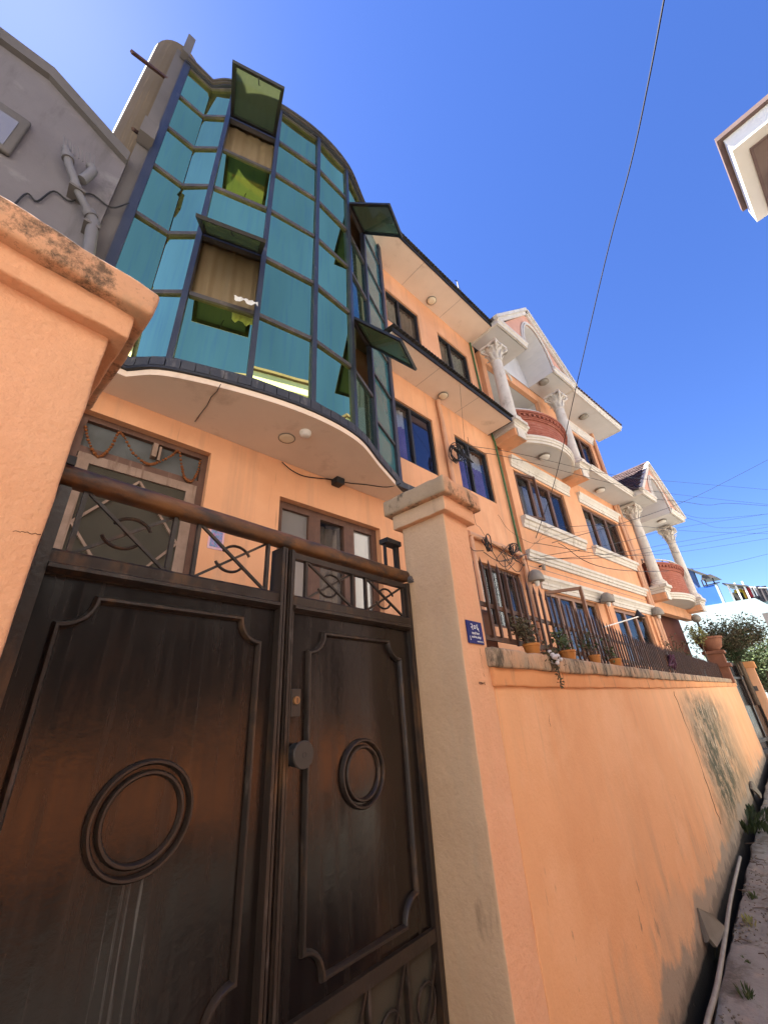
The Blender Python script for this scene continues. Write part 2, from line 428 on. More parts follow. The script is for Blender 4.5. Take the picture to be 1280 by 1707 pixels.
MT['cloth_white'] = mk('white_cloth', (0.75, 0.72, 0.66), (0.66, 0.62, 0.56), 0.9, 12.0, 0.3, 50, 0.1)
MT['curtain_purple'] = mk('purple_curtain', (0.27, 0.17, 0.42), (0.20, 0.12, 0.33), 0.9, 6.0, 0.1, 60, 0.1)
MT['curtain_white'] = mk('white_curtain', (0.58, 0.58, 0.60), (0.48, 0.48, 0.50), 0.9, 6.0, 0.1, 60, 0.1)
MT['curtain_net'] = mk('net_curtain', (0.44, 0.40, 0.31), (0.34, 0.30, 0.22), 0.9, 14.0, 0.2, 60, 0.1, stains=[
    dict(c=(0.20, 0.21, 0.10), sc=9.0, lo=0.55, hi=0.66, amt=0.5)])
MT['curtain_brown'] = mk('brown_curtain', (0.27, 0.20, 0.145), (0.20, 0.145, 0.10), 0.9, 7.0, 0.1, 60, 0.1)
MT['leaf'] = mk('leaf_green', (0.055, 0.085, 0.026), (0.085, 0.11, 0.04), 0.6, 9.0, 0.0, spec=0.3)
MT['leaf_dark'] = mk('leaf_dark', (0.030, 0.050, 0.018), (0.05, 0.07, 0.026), 0.6, 9.0, 0.0, spec=0.3)
MT['leaf_dry'] = mk('leaf_dry', (0.115, 0.095, 0.055), (0.075, 0.066, 0.036), 0.7, 9.0, 0.0, spec=0.2)
MT['leaf_pale'] = mk('leaf_yellow', (0.32, 0.30, 0.12), (0.20, 0.22, 0.07), 0.6, 9.0, 0.0, spec=0.2)
MT['flower'] = mk('white_flower', (0.62, 0.58, 0.56), (0.50, 0.45, 0.44), 0.8, 30.0, 0.0)
MT['bark'] = mk('twig', (0.085, 0.058, 0.038), (0.13, 0.09, 0.06), 0.9, 12.0, 0.2)
MT['earth'] = mk('lane_dirt', (0.265, 0.255, 0.22), (0.20, 0.19, 0.16), 0.95, 2.2, 0.8, 22, 0.15, fine=0.3, bdist=0.012, stains=[
    dict(c=(0.11, 0.09, 0.065), sc=4.5, lo=0.50, hi=0.62, amt=0.7),
    dict(c=(0.055, 0.06, 0.03), sc=7.0, lo=0.58, hi=0.66, amt=0.6),
    dict(c=(0.36, 0.29, 0.22), sc=5.0, lo=0.55, hi=0.7, amt=0.6)])
MT['mud'] = mk('gutter_mud', (0.012, 0.010, 0.009), (0.03, 0.025, 0.02), 0.5, 9.0, 0.6, 25, 0.4, bdist=0.01)
MT['concrete'] = mk('concrete', (0.20, 0.175, 0.135), (0.15, 0.13, 0.10), 0.9, 5.0, 0.5, 45, 0.2, fine=0.3)
MT['white_house'] = mk('pale_house_paint', (0.80, 0.77, 0.71), (0.76, 0.73, 0.67), 0.85, 1.0, 0.2, 40, 0.2, stains=[
    dict(c=(0.42, 0.36, 0.30), sc=(3.0, 3.0, 0.8), lo=0.6, hi=0.72, amt=0.5)])
MT['peach_house'] = mk('peach_house_paint', (0.70, 0.52, 0.38), (0.64, 0.47, 0.33), 0.85, 1.0, 0.2, 40, 0.2)
MT['brown_soffit'] = mk('brown_soffit', (0.29, 0.215, 0.185), (0.25, 0.18, 0.155), 0.85, 1.5, 0.2, 40, 0.2, stains=[
    dict(c=(0.15, 0.11, 0.09), sc=(1.6, 1.6, 1.6), lo=0.52, hi=0.7, amt=0.6)])
MT['brown_edge'] = mk('brown_edge', (0.20, 0.135, 0.12), (0.15, 0.10, 0.09), 0.8, 2.5, 0.2, 40, 0.2)
MT['red_trim'] = mk('red_trim', (0.42, 0.13, 0.08), (0.35, 0.10, 0.06), 0.7, 2.0, 0.1)
MT['pale_cyan'] = mk('pale_cyan_paint', (0.33, 0.41, 0.41), (0.29, 0.37, 0.38), 0.85, 0.4, 0.1, 30, 0.2)
MT['blue_paint'] = mk('blue_house_paint', (0.035, 0.12, 0.42), (0.03, 0.10, 0.36), 0.8, 0.8, 0.1, 30, 0.2)
MT['blue_dark'] = mk('blue_shed_sheet', (0.10, 0.17, 0.32), (0.07, 0.12, 0.25), 0.6, 2.0, 0.1)
MT['red_cloth'] = mk('red_cloth', (0.30, 0.03, 0.035), (0.22, 0.02, 0.025), 0.9, 5.0, 0.0)
MT['yellow_cloth'] = mk('yellow_cloth', (0.40, 0.28, 0.03), (0.34, 0.22, 0.02), 0.9, 5.0, 0.0)
MT['dark_cloth'] = mk('dark_cloth', (0.035, 0.028, 0.035), (0.06, 0.05, 0.05), 0.9, 5.0, 0.0)
MT['pic_blue'] = mk('print_blue', (0.09, 0.17, 0.34), (0.24, 0.30, 0.48), 0.5, 45.0, 0.0, stains=[
    dict(c=(0.50, 0.16, 0.30), sc=60.0, lo=0.52, hi=0.58, amt=0.9), dict(c=(0.06, 0.20, 0.17), sc=35.0, lo=0.55, hi=0.62, amt=0.9)])
MT['pic_pink'] = mk('print_pink', (0.66, 0.35, 0.40), (0.60, 0.42, 0.46), 0.6, 40.0, 0.0)
MT['teal'] = mk_glass('teal_glass', (0.02, 0.05, 0.05), (0.82, 0.93, 0.36), 1.0, rough=0.012)
MT['teal_bright'] = mk_glass('pale_teal_glass', (0.02, 0.05, 0.05), (0.86, 1.0, 0.44), 1.0, rough=0.012)  # stronger sky reflection of the folded panes put into the glass colour
MT['teal_side'] = mk('teal_side_glass', (0.035, 0.13, 0.15), (0.045, 0.15, 0.16), 0.12, 1.5, 0.0, 60, 0.5)  # glass tint with the sky reflection put into the base colour
MT['teal_clear'] = mk_glass('teal_thin_glass', (0.10, 0.16, 0.13), (0.50, 0.75, 0.72), 0.16, trans=(0.62, 0.72, 0.55), tfac=0.85, rough=0.01)
MT['green'] = mk_glass('green_glass', (0.03, 0.05, 0.02), (0.6, 0.75, 0.6), 0.06, trans=(0.34, 0.38, 0.28), tfac=0.5, rough=0.02, transl=(0.165, 0.175, 0.10))
MT['clear'] = mk_glass('window_glass', (0.05, 0.05, 0.05), (0.62, 0.64, 0.66), 0.07, trans=(0.88, 0.90, 0.90), tfac=0.95, rough=0.01, grz=0.14)
MT['mirror'] = mk_glass('reflective_glass', (0.012, 0.013, 0.025), (0.30, 0.30, 0.34), 0.35, rough=0.015)
MT['clear_refl'] = mk_glass('blue_reflecting_glass', (0.05, 0.05, 0.05), (0.50, 0.50, 0.50), 0.08, trans=(0.8, 0.82, 0.85), tfac=0.95, rough=0.01, grz=0.14)
MT['porch_red'] = mk('porch_paint', (0.17, 0.06, 0.038), (0.135, 0.048, 0.03), 0.85, 1.5, 0.3, 50, 0.2)
MT['wall_plain'] = mk('peach_wall_paint', (0.66, 0.24, 0.10), (0.55, 0.18, 0.07), 0.8, 0.7, 0.2, 50, 0.2)
MT['asphalt'] = mk('worn_asphalt', (0.055, 0.05, 0.046), (0.08, 0.072, 0.064), 0.9, 3.0, 0.6, 60, 0.2, fine=0.3)  # for the added lane strip that keeps the gate reflection dark
MT['planter_brown'] = mk('planter_brown', (0.15, 0.065, 0.035), (0.11, 0.048, 0.028), 0.7, 5.0, 0.3, 60, 0.3)
MT['frosted'] = mk_glass('frosted_glass', (0.20, 0.185, 0.17), (0.8, 0.8, 0.8), 0.12, rough=0.12, wav=0.0)


# ------------------------------------------------------------------ mesh helpers
class MB:
    def __init__(s):
        s.v, s.f, s.m = [], [], []

    def add(s, pts, faces, mi=0):
        k = len(s.v)
        s.v += [tuple(p) for p in pts]
        s.f += [tuple(i + k for i in f) for f in faces]
        s.m += [mi] * len(faces)
        return s

    def quad(s, a, b, c, d, mi=0):
        return s.add([a, b, c, d], [(0, 1, 2, 3)], mi)

    def box(s, x0, x1, y0, y1, z0, z1, mi=0):
        p = [(x, y, z) for z in (z0, z1) for y in (y0, y1) for x in (x0, x1)]
        return s.add(p, [(0, 2, 3, 1), (4, 5, 7, 6), (0, 1, 5, 4), (2, 6, 7, 3), (0, 4, 6, 2), (1, 3, 7, 5)], mi)

    def bar(s, a, b, w_, h_, up=(0, 0, 1), mi=0):
        a, b, up = Vector(a), Vector(b), Vector(up)
        t = (b - a).normalized()
        x = t.cross(up)
        if x.length < 1e-4:
            x = t.cross(Vector((1, 0, 0)))
        x.normalize()
        y = x.cross(t).normalized()
        p = [q + x * (i * w_ / 2) + y * (j * h_ / 2) for q in (a, b) for i, j in ((-1, -1), (1, -1), (1, 1), (-1, 1))]
        return s.add(p, [(0, 3, 2, 1), (4, 5, 6, 7), (0, 1, 5, 4), (1, 2, 6, 5), (2, 3, 7, 6), (3, 0, 4, 7)], mi)

    def tube(s, path, r, n=8, mi=0, closed=False):
        P = [Vector(p) for p in path]
        k = len(P)
        rs = r if isinstance(r, (list, tuple)) else [r] * k
        pts, faces = [], []
        ref = Vector((0, 0, 1))
        x = None
        for i in range(k):
            if closed:
                t = (P[(i + 1) % k] - P[i - 1]).normalized()
            else:
                t = (P[min(i + 1, k - 1)] - P[max(i - 1, 0)]).normalized()
            if x is None:
                x = t.cross(ref)
                if x.length < 1e-3:
                    x = t.cross(Vector((1, 0, 0)))
            else:
                x = x - t * x.dot(t)
                if x.length < 1e-6:
                    x = t.cross(ref)
            x.normalize()
            y = t.cross(x)
            for j in range(n):
                a = 2 * math.pi * j / n
                pts.append(P[i] + x * (rs[i] * math.cos(a)) + y * (rs[i] * math.sin(a)))
        lim = k if closed else k - 1
        for i in range(lim):
            for j in range(n):
                a, b = i * n + j, i * n + (j + 1) % n
                c, d = ((i + 1) % k) * n + (j + 1) % n, ((i + 1) % k) * n + j
                faces.append((a, b, c, d))
        if not closed:
            faces.append(tuple(range(n - 1, -1, -1)))
            faces.append(tuple((k - 1) * n + j for j in range(n)))
        return s.add(pts, faces, mi)

    def lathe(s, cx, cy, prof, n=20, mi=0):
        pts, faces = [], []
        for r, z in prof:
            for j in range(n):
                a = 2 * math.pi * j / n
                pts.append((cx + r * math.cos(a), cy + r * math.sin(a), z))
        for i in range(len(prof) - 1):
            for j in range(n):
                faces.append((i * n + j, i * n + (j + 1) % n, (i + 1) * n + (j + 1) % n, (i + 1) * n + j))
        faces.append(tuple(range(n - 1, -1, -1)))
        faces.append(tuple((len(prof) - 1) * n + j for j in range(n)))
        return s.add(pts, faces, mi)

    def prism_v(s, poly, v0, v1, mi=0):
        """poly: (u, z) counter-clockwise; extruded along v."""
        k = len(poly)
        pts = [(u, v0, z) for u, z in poly] + [(u, v1, z) for u, z in poly]
        faces = [tuple(range(k)), tuple(range(2 * k - 1, k - 1, -1))]
        faces += [(i, i + k, (i + 1) % k + k, (i + 1) % k) for i in range(k)]
        return s.add(pts, faces, mi)

    def prism_z(s, poly, z0, z1, mi=0):
        k = len(poly)
        pts = [(u, v, z0) for u, v in poly] + [(u, v, z1) for u, v in poly]
        faces = [tuple(range(k - 1, -1, -1)), tuple(range(k, 2 * k))]
        faces += [(i, (i + 1) % k, (i + 1) % k + k, i + k) for i in range(k)]
        return s.add(pts, faces, mi)

    def prism_u(s, poly, u0, u1, mi=0):
        k = len(poly)
        pts = [(u0, v, z) for v, z in poly] + [(u1, v, z) for v, z in poly]
        faces = [tuple(range(k)), tuple(range(2 * k - 1, k - 1, -1))]
        faces += [(i, i + k, (i + 1) % k + k, (i + 1) % k) for i in range(k)]
        return s.add(pts, faces, mi)

    def sweep(s, prof, path, mi=0):
        """prof: (out, z) closed loop; path: plan polyline (u, v); out is to the right of the path direction."""
        P = [Vector((p[0], p[1])) for p in path]
        k, n = len(P), len(prof)
        pts, faces = [], []
        for i in range(k):
            t0 = (P[i] - P[i - 1]).normalized() if i else None
            t1 = (P[i + 1] - P[i]).normalized() if i < k - 1 else None
            t0, t1 = t0 or t1, t1 or t0
            n0, n1 = Vector((t0.y, -t0.x)), Vector((t1.y, -t1.x))
            nn = (n0 + n1)
            nn = nn / max(0.2, nn.dot(n0)) if nn.length > 1e-6 else n0
            for o_, z in prof:
                q = P[i] + nn * o_
                pts.append((q.x, q.y, z))
        for i in range(k - 1):
            for j in range(n):
                faces.append((i * n + j, i * n + (j + 1) % n, (i + 1) * n + (j + 1) % n, (i + 1) * n + j))
        faces.append(tuple(range(n - 1, -1, -1)))
        faces.append(tuple((k - 1) * n + j for j in range(n)))
        return s.add(pts, faces, mi)

    def rbox(s, x0, x1, y0, y1, z0, z1, r=0.012, step=0.06, amp=0.003, freq=9.0, seed=0, mi=0, mif=None):
        """a plastered block: rounded, slightly wavy."""
        def lines(a, b):
            st = max(step, (b - a) / 260)
            k = max(1, int(round((b - a - 2 * r) / st)))
            return [a, a + r * 0.45, a + r] + [a + r + (b - a - 2 * r) * i / k for i in range(1, k)] + [b - r, b - r * 0.45, b]
        X, Y, Z = lines(x0, x1), lines(y0, y1), lines(z0, z1)
        idx, pts, faces, mats = {}, [], [], []
        off = Vector((seed * 7.3, seed * 3.1, seed * 1.7))

        def vid(i, j, k):
            key = (i, j, k)
            if key not in idx:
                p = Vector((X[i], Y[j], Z[k]))
                q = Vector((min(max(p.x, x0 + r), x1 - r), min(max(p.y, y0 + r), y1 - r), min(max(p.z, z0 + r), z1 - r)))
                d = p - q
                if d.length > 1e-9:
                    d.normalize()
                p = q + d * r
                nv = noise.noise_vector((p + off) * freq) + noise.noise_vector((p + off) * freq * 3.1) * 0.4
                p = p + nv * amp
                idx[key] = len(pts)
                pts.append(p)
            return idx[key]
        nx, ny, nz = len(X) - 1, len(Y) - 1, len(Z) - 1
        for k_, flip in ((0, True), (nz, False)):
            for i in range(nx):
                for j in range(ny):
                    q = (vid(i, j, k_), vid(i + 1, j, k_), vid(i + 1, j + 1, k_), vid(i, j + 1, k_))
                    faces.append(q[::-1] if flip else q)
                    mats.append('z')
        for j_, flip in ((0, False), (ny, True)):
            for i in range(nx):
                for k in range(nz):
                    q = (vid(i, j_, k), vid(i + 1, j_, k), vid(i + 1, j_, k + 1), vid(i, j_, k + 1))
                    faces.append(q[::-1] if flip else q)
                    mats.append('y0' if not flip else 'y1')
        for i_, flip in ((0, True), (nx, False)):
            for j in range(ny):
                for k in range(nz):
                    q = (vid(i_, j, k), vid(i_, j + 1, k), vid(i_, j + 1, k + 1), vid(i_, j, k + 1))
                    faces.append(q[::-1] if flip else q)
                    mats.append('x0' if flip else 'x1')
        kk = len(s.v)
        s.v += [tuple(p) for p in pts]
        s.f += [tuple(a + kk for a in f) for f in faces]
        s.m += [(mif or {}).get(t, mi) for t in mats]
        return s

    def mesh(s, name, mats, base=(0, 0, 0), smooth=0):
        me = bpy.data.meshes.new(name)
        bx, by, bz = base
        me.from_pydata([(a - bx, b - by, c - bz) for a, b, c in s.v], [], s.f)
        for m in (mats if isinstance(mats, (list, tuple)) else [mats]):
            me.materials.append(MT[m] if isinstance(m, str) else m)
        me.polygons.foreach_set('material_index', s.m)
        if smooth:
            me.polygons.foreach_set('use_smooth', [True] * len(s.f))
            me.set_sharp_from_angle(angle=rad(smooth))
        me.validate()
        me.update()
        return me


class Thing:
    def __init__(s, name, label, cat, fr, base, group=None, kind=None):
        s.fr, s.base = fr, tuple(base)
        s.e = bpy.data.objects.new(name, None)
        s.e.empty_display_size = 0.2
        COL.objects.link(s.e)
        s.e.location = fr.world(*base)
        s.e.rotation_euler = (0, 0, fr.a)
        if label:
            s.e['label'] = label
        if cat:
            s.e['category'] = cat
        if group:
            s.e['group'] = group
        if kind:
            s.e['kind'] = kind

    def part(s, name, mb, mats, parent=None, smooth=0, label=None, kind=None):
        o = bpy.data.objects.new(name, mb.mesh(name, mats, s.base, smooth))
        COL.objects.link(o)
        o.parent = parent or s.e
        if label:
            o['label'] = label
        if kind:
            o['kind'] = kind
        return o

    def inst(s, name, me, loc, rot=(0, 0, 0), scale=(1, 1, 1), parent=None):
        """shared mesh data placed at frame coordinates."""
        o = bpy.data.objects.new(name, me)
        COL.objects.link(o)
        o.parent = parent or s.e
        o.location = (loc[0] - s.base[0], loc[1] - s.base[1], loc[2] - s.base[2])
        o.rotation_euler = rot
        o.scale = scale
        return o


def single(name, mb, mats, fr, base, label, cat, group=None, smooth=0, kind=None):
    o = bpy.data.objects.new(name, mb.mesh(name, mats, base, smooth))
    COL.objects.link(o)
    o.location = fr.world(*base)
    o.rotation_euler = (0, 0, fr.a)
    if label:
        o['label'] = label
    if cat:
        o['category'] = cat
    if group:
        o['group'] = group
    if kind:
        o['kind'] = kind
    return o


def wall_grid(mb, u0, u1, z0, z1, v, holes, depth=0.14, mi=0, mir=0):
    """front skin of a wall with real openings and their reveals."""
    us = sorted({u0, u1, *[h[0] for h in holes], *[h[1] for h in holes]})
    zs = sorted({z0, z1, *[h[2] for h in holes], *[h[3] for h in holes]})
    us = [u for u in us if u0 <= u <= u1]
    zs = [z for z in zs if z0 <= z <= z1]
    for i in range(len(us) - 1):
        for j in range(len(zs) - 1):
            cu, cz = (us[i] + us[i + 1]) / 2, (zs[j] + zs[j + 1]) / 2
            if any(h[0] < cu < h[1] and h[2] < cz < h[3] for h in holes):
                continue
            mb.quad((us[i], v, zs[j]), (us[i + 1], v, zs[j]), (us[i + 1], v, zs[j + 1]), (us[i], v, zs[j + 1]), mi)
    for a, b, c, d in holes:
        w2 = v + depth
        mb.quad((a, v, c), (a, v, d), (a, w2, d), (a, w2, c), mir)
        mb.quad((b, v, c), (b, w2, c), (b, w2, d), (b, v, d), mir)
        mb.quad((a, v, d), (b, v, d), (b, w2, d), (a, w2, d), mir)
        mb.quad((a, v, c), (a, w2, c), (b, w2, c), (b, v, c), mir)


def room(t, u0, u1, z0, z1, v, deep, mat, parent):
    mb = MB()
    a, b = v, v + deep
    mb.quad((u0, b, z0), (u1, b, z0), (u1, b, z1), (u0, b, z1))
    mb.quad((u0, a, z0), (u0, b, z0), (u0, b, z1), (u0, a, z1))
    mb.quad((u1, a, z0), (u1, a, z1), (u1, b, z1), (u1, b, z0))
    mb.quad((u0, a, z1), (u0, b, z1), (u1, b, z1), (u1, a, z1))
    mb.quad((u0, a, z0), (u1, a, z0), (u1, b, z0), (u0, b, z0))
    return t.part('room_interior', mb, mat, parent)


def window(t, u0, u1, z0, z1, v, cuts, fmat, glass, fw=0.05, fd=0.06, mw=None, deep=0.7, rmat='dark_room', zcut=None, sill=False):
    """frame (part) with panes (sub-parts) set in an opening; cuts = inner mullion centre positions."""
    mw = mw or fw
    mb = MB()
    a, b = v, v + fd
    mb.box(u0, u0 + fw, a, b, z0, z1)
    mb.box(u1 - fw, u1, a, b, z0, z1)
    mb.box(u0 + fw, u1 - fw, a, b, z1 - fw, z1)
    mb.box(u0 + fw, u1 - fw, a, b, z0, z0 + fw)
    for c in cuts:
        mb.box(c - mw / 2, c + mw / 2, a - 0.004, b, z0 + fw, z1 - fw)
    w = t.part('window', mb, fmat)
    xs = [u0 + fw] + [x for c in cuts for x in (c - mw / 2, c + mw / 2)] + [u1 - fw]
    for k in range(0, len(xs), 2):
        p = MB()
        p.box(xs[k] + 0.002, xs[k + 1] - 0.002, v + fd * 0.5, v + fd * 0.5 + 0.006, z0 + fw + 0.002, z1 - fw - 0.002)
        t.part('pane', p, glass[(k // 2) % len(glass)], w)
    if deep:
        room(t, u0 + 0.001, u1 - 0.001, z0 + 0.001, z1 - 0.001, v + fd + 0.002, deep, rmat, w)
    return w


def curtain(fr, u0, u1, z0, z1, v, mat, label, seed=1, folds=9, top=None):
    mb = MB()
    n = int(folds * 8)
    r = random.Random(seed)
    ph = [r.uniform(0, 6.3) for _ in range(3)]
    rows = [z1, z1 - (z1 - z0) * 0.33, z1 - (z1 - z0) * 0.345, z0]
    pts = []
    for ri, z in enumerate(rows):
        for i in range(n + 1):
            s_ = i / n
            w = 0.022 * math.sin(s_ * folds * 6.283 + ph[0]) + 0.012 * math.sin(s_ * folds * 2.7 + ph[1])
            pts.append((u0 + (u1 - u0) * s_, v + w * (0.6 + 0.2 * ri), z))
    for ri in range(3):
        for i in range(n):
            a = ri * (n + 1) + i
            mb.add([pts[a], pts[a + 1], pts[a + n + 2], pts[a + n + 1]], [(3, 2, 1, 0)], 1 if (top and ri == 0) else 0)
    return single('curtain', mb, [mat, top] if top else [mat], fr, ((u0 + u1) / 2, v, z0), label, 'curtain', 'window curtains', smooth=60)


def arc_pts(cx, cy, r, a0, a1, n, ry=None):
    ry = ry or r
    return [(cx + r * math.cos(rad(a0 + (a1 - a0) * i / n)), cy + ry * math.sin(rad(a0 + (a1 - a0) * i / n))) for i in range(n + 1)]


def catmull(pts, n=6):
    P = [Vector(p) for p in pts]
    P = [P[0] * 2 - P[1]] + P + [P[-1] * 2 - P[-2]]
    out = []
    for i in range(1, len(P) - 2):
        for k in range(n):
            t = k / n
            a, b, c, d = P[i - 1], P[i], P[i + 1], P[i + 2]
            out.append(0.5 * ((2 * b) + (c - a) * t + (2 * a - 5 * b + 4 * c - d) * t * t + (3 * b - a - 3 * c + d) * t ** 3))
    out.append(P[-2])
    return out


def scatter_leaves(mb, n, fn, size, rnd, w_=0.5, mi=0):
    for _ in range(n):
        c = Vector(fn())
        d = Vector((rnd.gauss(0, 1), rnd.gauss(0, 1), rnd.gauss(0, 0.7))).normalized()
        s_ = d.cross(Vector((rnd.gauss(0, 1), rnd.gauss(0, 1), rnd.gauss(0, 1)))).normalized()
        L = size * rnd.uniform(0.6, 1.35)
        nn = d.cross(s_)
        a, b = c, c + d * L
        m1 = c + d * L * 0.45
        mb.add([a, m1 + s_ * L * w_ * 0.5 + nn * L * 0.08, b, m1 - s_ * L * w_ * 0.5 + nn * L * 0.08], [(0, 1, 2), (0, 2, 3)], mi)


def shrub(name, label, cat, fr, c, rx, ry, rz, nl, size, leaf, seed, twigs=26, sparse=1.0, hollow=0.3, trunk_h=0.6, group=None, extra=None):
    rr = random.Random(seed)
    t = Thing(name, label, cat, fr, (c[0], c[1], c[2] - rz - trunk_h), group)
    z0 = c[2] - rz - trunk_h
    tw = MB()
    tw.tube([(c[0], c[1], z0), (c[0] + rr.uniform(-0.05, 0.05), c[1], c[2] - rz * 0.5), (c[0], c[1], c[2])], [0.05 * rx + 0.015, 0.04 * rx + 0.01, 0.01], 7)
    ends = []
    for k in range(twigs):
        a, e = rr.uniform(0, 6.283), rr.uniform(-0.35, 1.0)
        rr_ = rr.uniform(0.65, 1.08)
        tip = Vector((c[0] + rx * rr_ * math.cos(a) * math.cos(e), c[1] + ry * rr_ * math.sin(a) * math.cos(e), c[2] + rz * rr_ * math.sin(e)))
        st = Vector((c[0], c[1], c[2] - rz * rr.uniform(0.2, 0.9)))
        mid = st.lerp(tip, 0.5) + Vector((rr.uniform(-.1, .1) * rx, rr.uniform(-.1, .1) * ry, 0.12 * rz))
        P = catmull([st, mid, tip], 4)
        tw.tube(P, [0.012 * rx + 0.004 - (0.012 * rx) * i / len(P) for i in range(len(P))], 5)
        ends.append((st, mid, tip))
    t.part('trunk', tw, 'bark', smooth=60)
    lf = MB()

    def fn():
        st, mid, tip = rr.choice(ends)
        f = rr.uniform(hollow, 1.08)
        p = st.lerp(mid, f * 2) if f < 0.5 else mid.lerp(tip, f * 2 - 1)
        g = 0.09 * sparse
        return (p.x + rr.gauss(0, g * rx), p.y + rr.gauss(0, g * ry), p.z + rr.gauss(0, g * rz))
    scatter_leaves(lf, nl, fn, size, rr, 0.5)
    t.part('crown', lf, leaf)
    if extra:
        ex = MB()
        scatter_leaves(ex, extra[1], fn, size, rr, 0.5)
        t.part('crown', ex, extra[0])
    return t


# ================================================================== the setting
def build_ground():
    us = [-400, -120, -40, -15, -6, -2, 0] + [0.5 + 0.09 * i for i in range(130)] + [12.5 + 0.5 * i for i in range(20)] + [25, 40, 90, 200, 500]
    vs = [-500, -150, -50, -20, -10, -6, -4, -3, -2.4, -1.9, -1.5, -1.2, -1.0, -0.85, -0.72] + [-0.62 + 0.045 * i for i in range(12)]
    prof = [(v, 0.0) for v in vs] + [(-0.105, -0.02), (-0.10, -0.30), (0.06, -0.32), (0.10, -0.05), (0.5, 0), (3, 0), (20, 0), (150, 0), (500, 0)]
    mb = MB()
    pts = []
    for u in us:
        for v, z in prof:
            a = 0.0
            if 0 < u < 22 and -3 < v < -0.05:
                p = Vector((u, v, 0))
                a = 0.022 * noise.noise(p * 2.3) + 0.014 * noise.noise(p * 7) + 0.010 * noise.noise(p * 19)
                if v > -0.2:
                    a += 0.01 * noise.noise(p * 5 + Vector((3, 1, 0)))
            pts.append((u, v + (0.018 * noise.noise(Vector((u * 3, 0, 4))) if -0.13 < v < -0.09 else 0), z + a))
    k = len(prof)
    n_lane = sum(1 for v, z in prof if z == 0 and v < -0.1)
    for i in range(len(us) - 1):
        for j in range(k - 1):
            a = i * k + j
            mi = 1 if n_lane <= j + 1 <= n_lane + 2 else 0
            mb.f.append((a, a + k, a + k + 1, a + 1))
            mb.m.append(mi)
    mb.v = pts
    single('ground', mb, ['earth', 'mud'], FWL, (0, -1, 0), None, None, smooth=50, kind='structure')


build_ground()
lane = MB()
lu = [-60, -12, -4, -1] + [0.5 * i for i in range(50)] + [30, 60, 160]
lp = [(-3.35, 0.0), (-3.3, 0.035), (-1.8, 0.05), (-0.62, 0.035), (-0.56, 0.0)]
for i in range(len(lu) - 1):
    for j in range(len(lp) - 1):
        w0_, w1_ = 0.03 * noise.noise(Vector((lu[i] * 0.9, 7, j))), 0.03 * noise.noise(Vector((lu[i + 1] * 0.9, 7, j)))
        lane.quad((lu[i], lp[j][0] + w0_, lp[j][1]), (lu[i + 1], lp[j][0] + w1_, lp[j][1]), (lu[i + 1], lp[j + 1][0] + w1_, lp[j + 1][1]), (lu[i], lp[j + 1][0] + w0_, lp[j + 1][1]))
single('lane_road', lane, 'asphalt', FWL, (5, -2, 0), None, None, smooth=50, kind='structure')  # unseen dark lane strip added so the lower gate reflects dark ground
yard = MB().box(2.0, 16.0, 0.24, 3.2, 0.02, 1.32)
single('courtyard', yard, 'concrete', FWL, (9, 1.7, 0.02), None, None, kind='structure')


def rise(u):
    return 0.0 if u < 3 else (0.02 * (u - 3) / 3.4 if u < 6.4 else 0.02 + 0.11 * (u - 6.4) / 9.8)


WALL_END = 16.15
t = Thing('boundary_wall', 'long orange plastered garden wall with peeling damp patch beside the lane gutter', 'wall', FWL, (9, 0.1, 0))
wall_ = t
mb = MB().rbox(1.915, WALL_END, 0.0, 0.22, -0.4, 1.70, r=0.012, step=0.055, amp=0.006, freq=2.2, seed=1)
mb.v = [(u, v, z + (rise(u) if z > 0.9 else 0)) for u, v, z in mb.v]
t.part('wall_face', mb, 'wall', smooth=50)
mb = MB().rbox(1.90, WALL_END + 0.02, -0.022, 0.235, 1.655, 1.752, r=0.01, step=0.06, amp=0.004, freq=6, seed=2)
mb.v = [(u, v, z + rise(u)) for u, v, z in mb.v]
t.part('wall_band', mb, 'band', smooth=50)
mb = MB().rbox(1.885, WALL_END + 0.035, -0.045, 0.27, 1.742, 1.832, r=0.014, step=0.05, amp=0.007, freq=7, seed=3)
mb.v = [(u, v, z + rise(u)) for u, v, z in mb.v]
t.part('coping', mb, 'coping', smooth=50)


def pillar(u0, u1, v0, v1, label, seed, left_mat):
    t = Thing('gate_pillar', label, 'pillar', FWL, ((u0 + u1) / 2, (v0 + v1) / 2, 0), 'pillars of the entrance gate')
    md = {'x0': 1} if left_mat else {}
    t.part('shaft', MB().rbox(u0, u1, v0, v1, -0.1, 2.515, r=0.008, step=0.035, amp=0.0022, freq=11, seed=seed, mif=md), ['pillar', 'pillar_cement'], smooth=50)
    t.part('cap_band', MB().rbox(u0 - 0.035, u1 + 0.035, v0 - 0.035, v1 + 0.035, 2.50, 2.59, r=0.007, step=0.025, amp=0.003, freq=14, seed=seed + 1, mif=md), ['pillar', 'pillar_cement'], smooth=50)
    t.part('cap_slab', MB().rbox(u0 - 0.07, u1 + 0.07, v0 - 0.07, v1 + 0.07, 2.582, 2.685, r=0.014, step=0.022, amp=0.005, freq=13, seed=seed + 2, mif={'x0': 1} if left_mat else {}), ['cap_orange', 'cap_grey'], smooth=50)
    return t


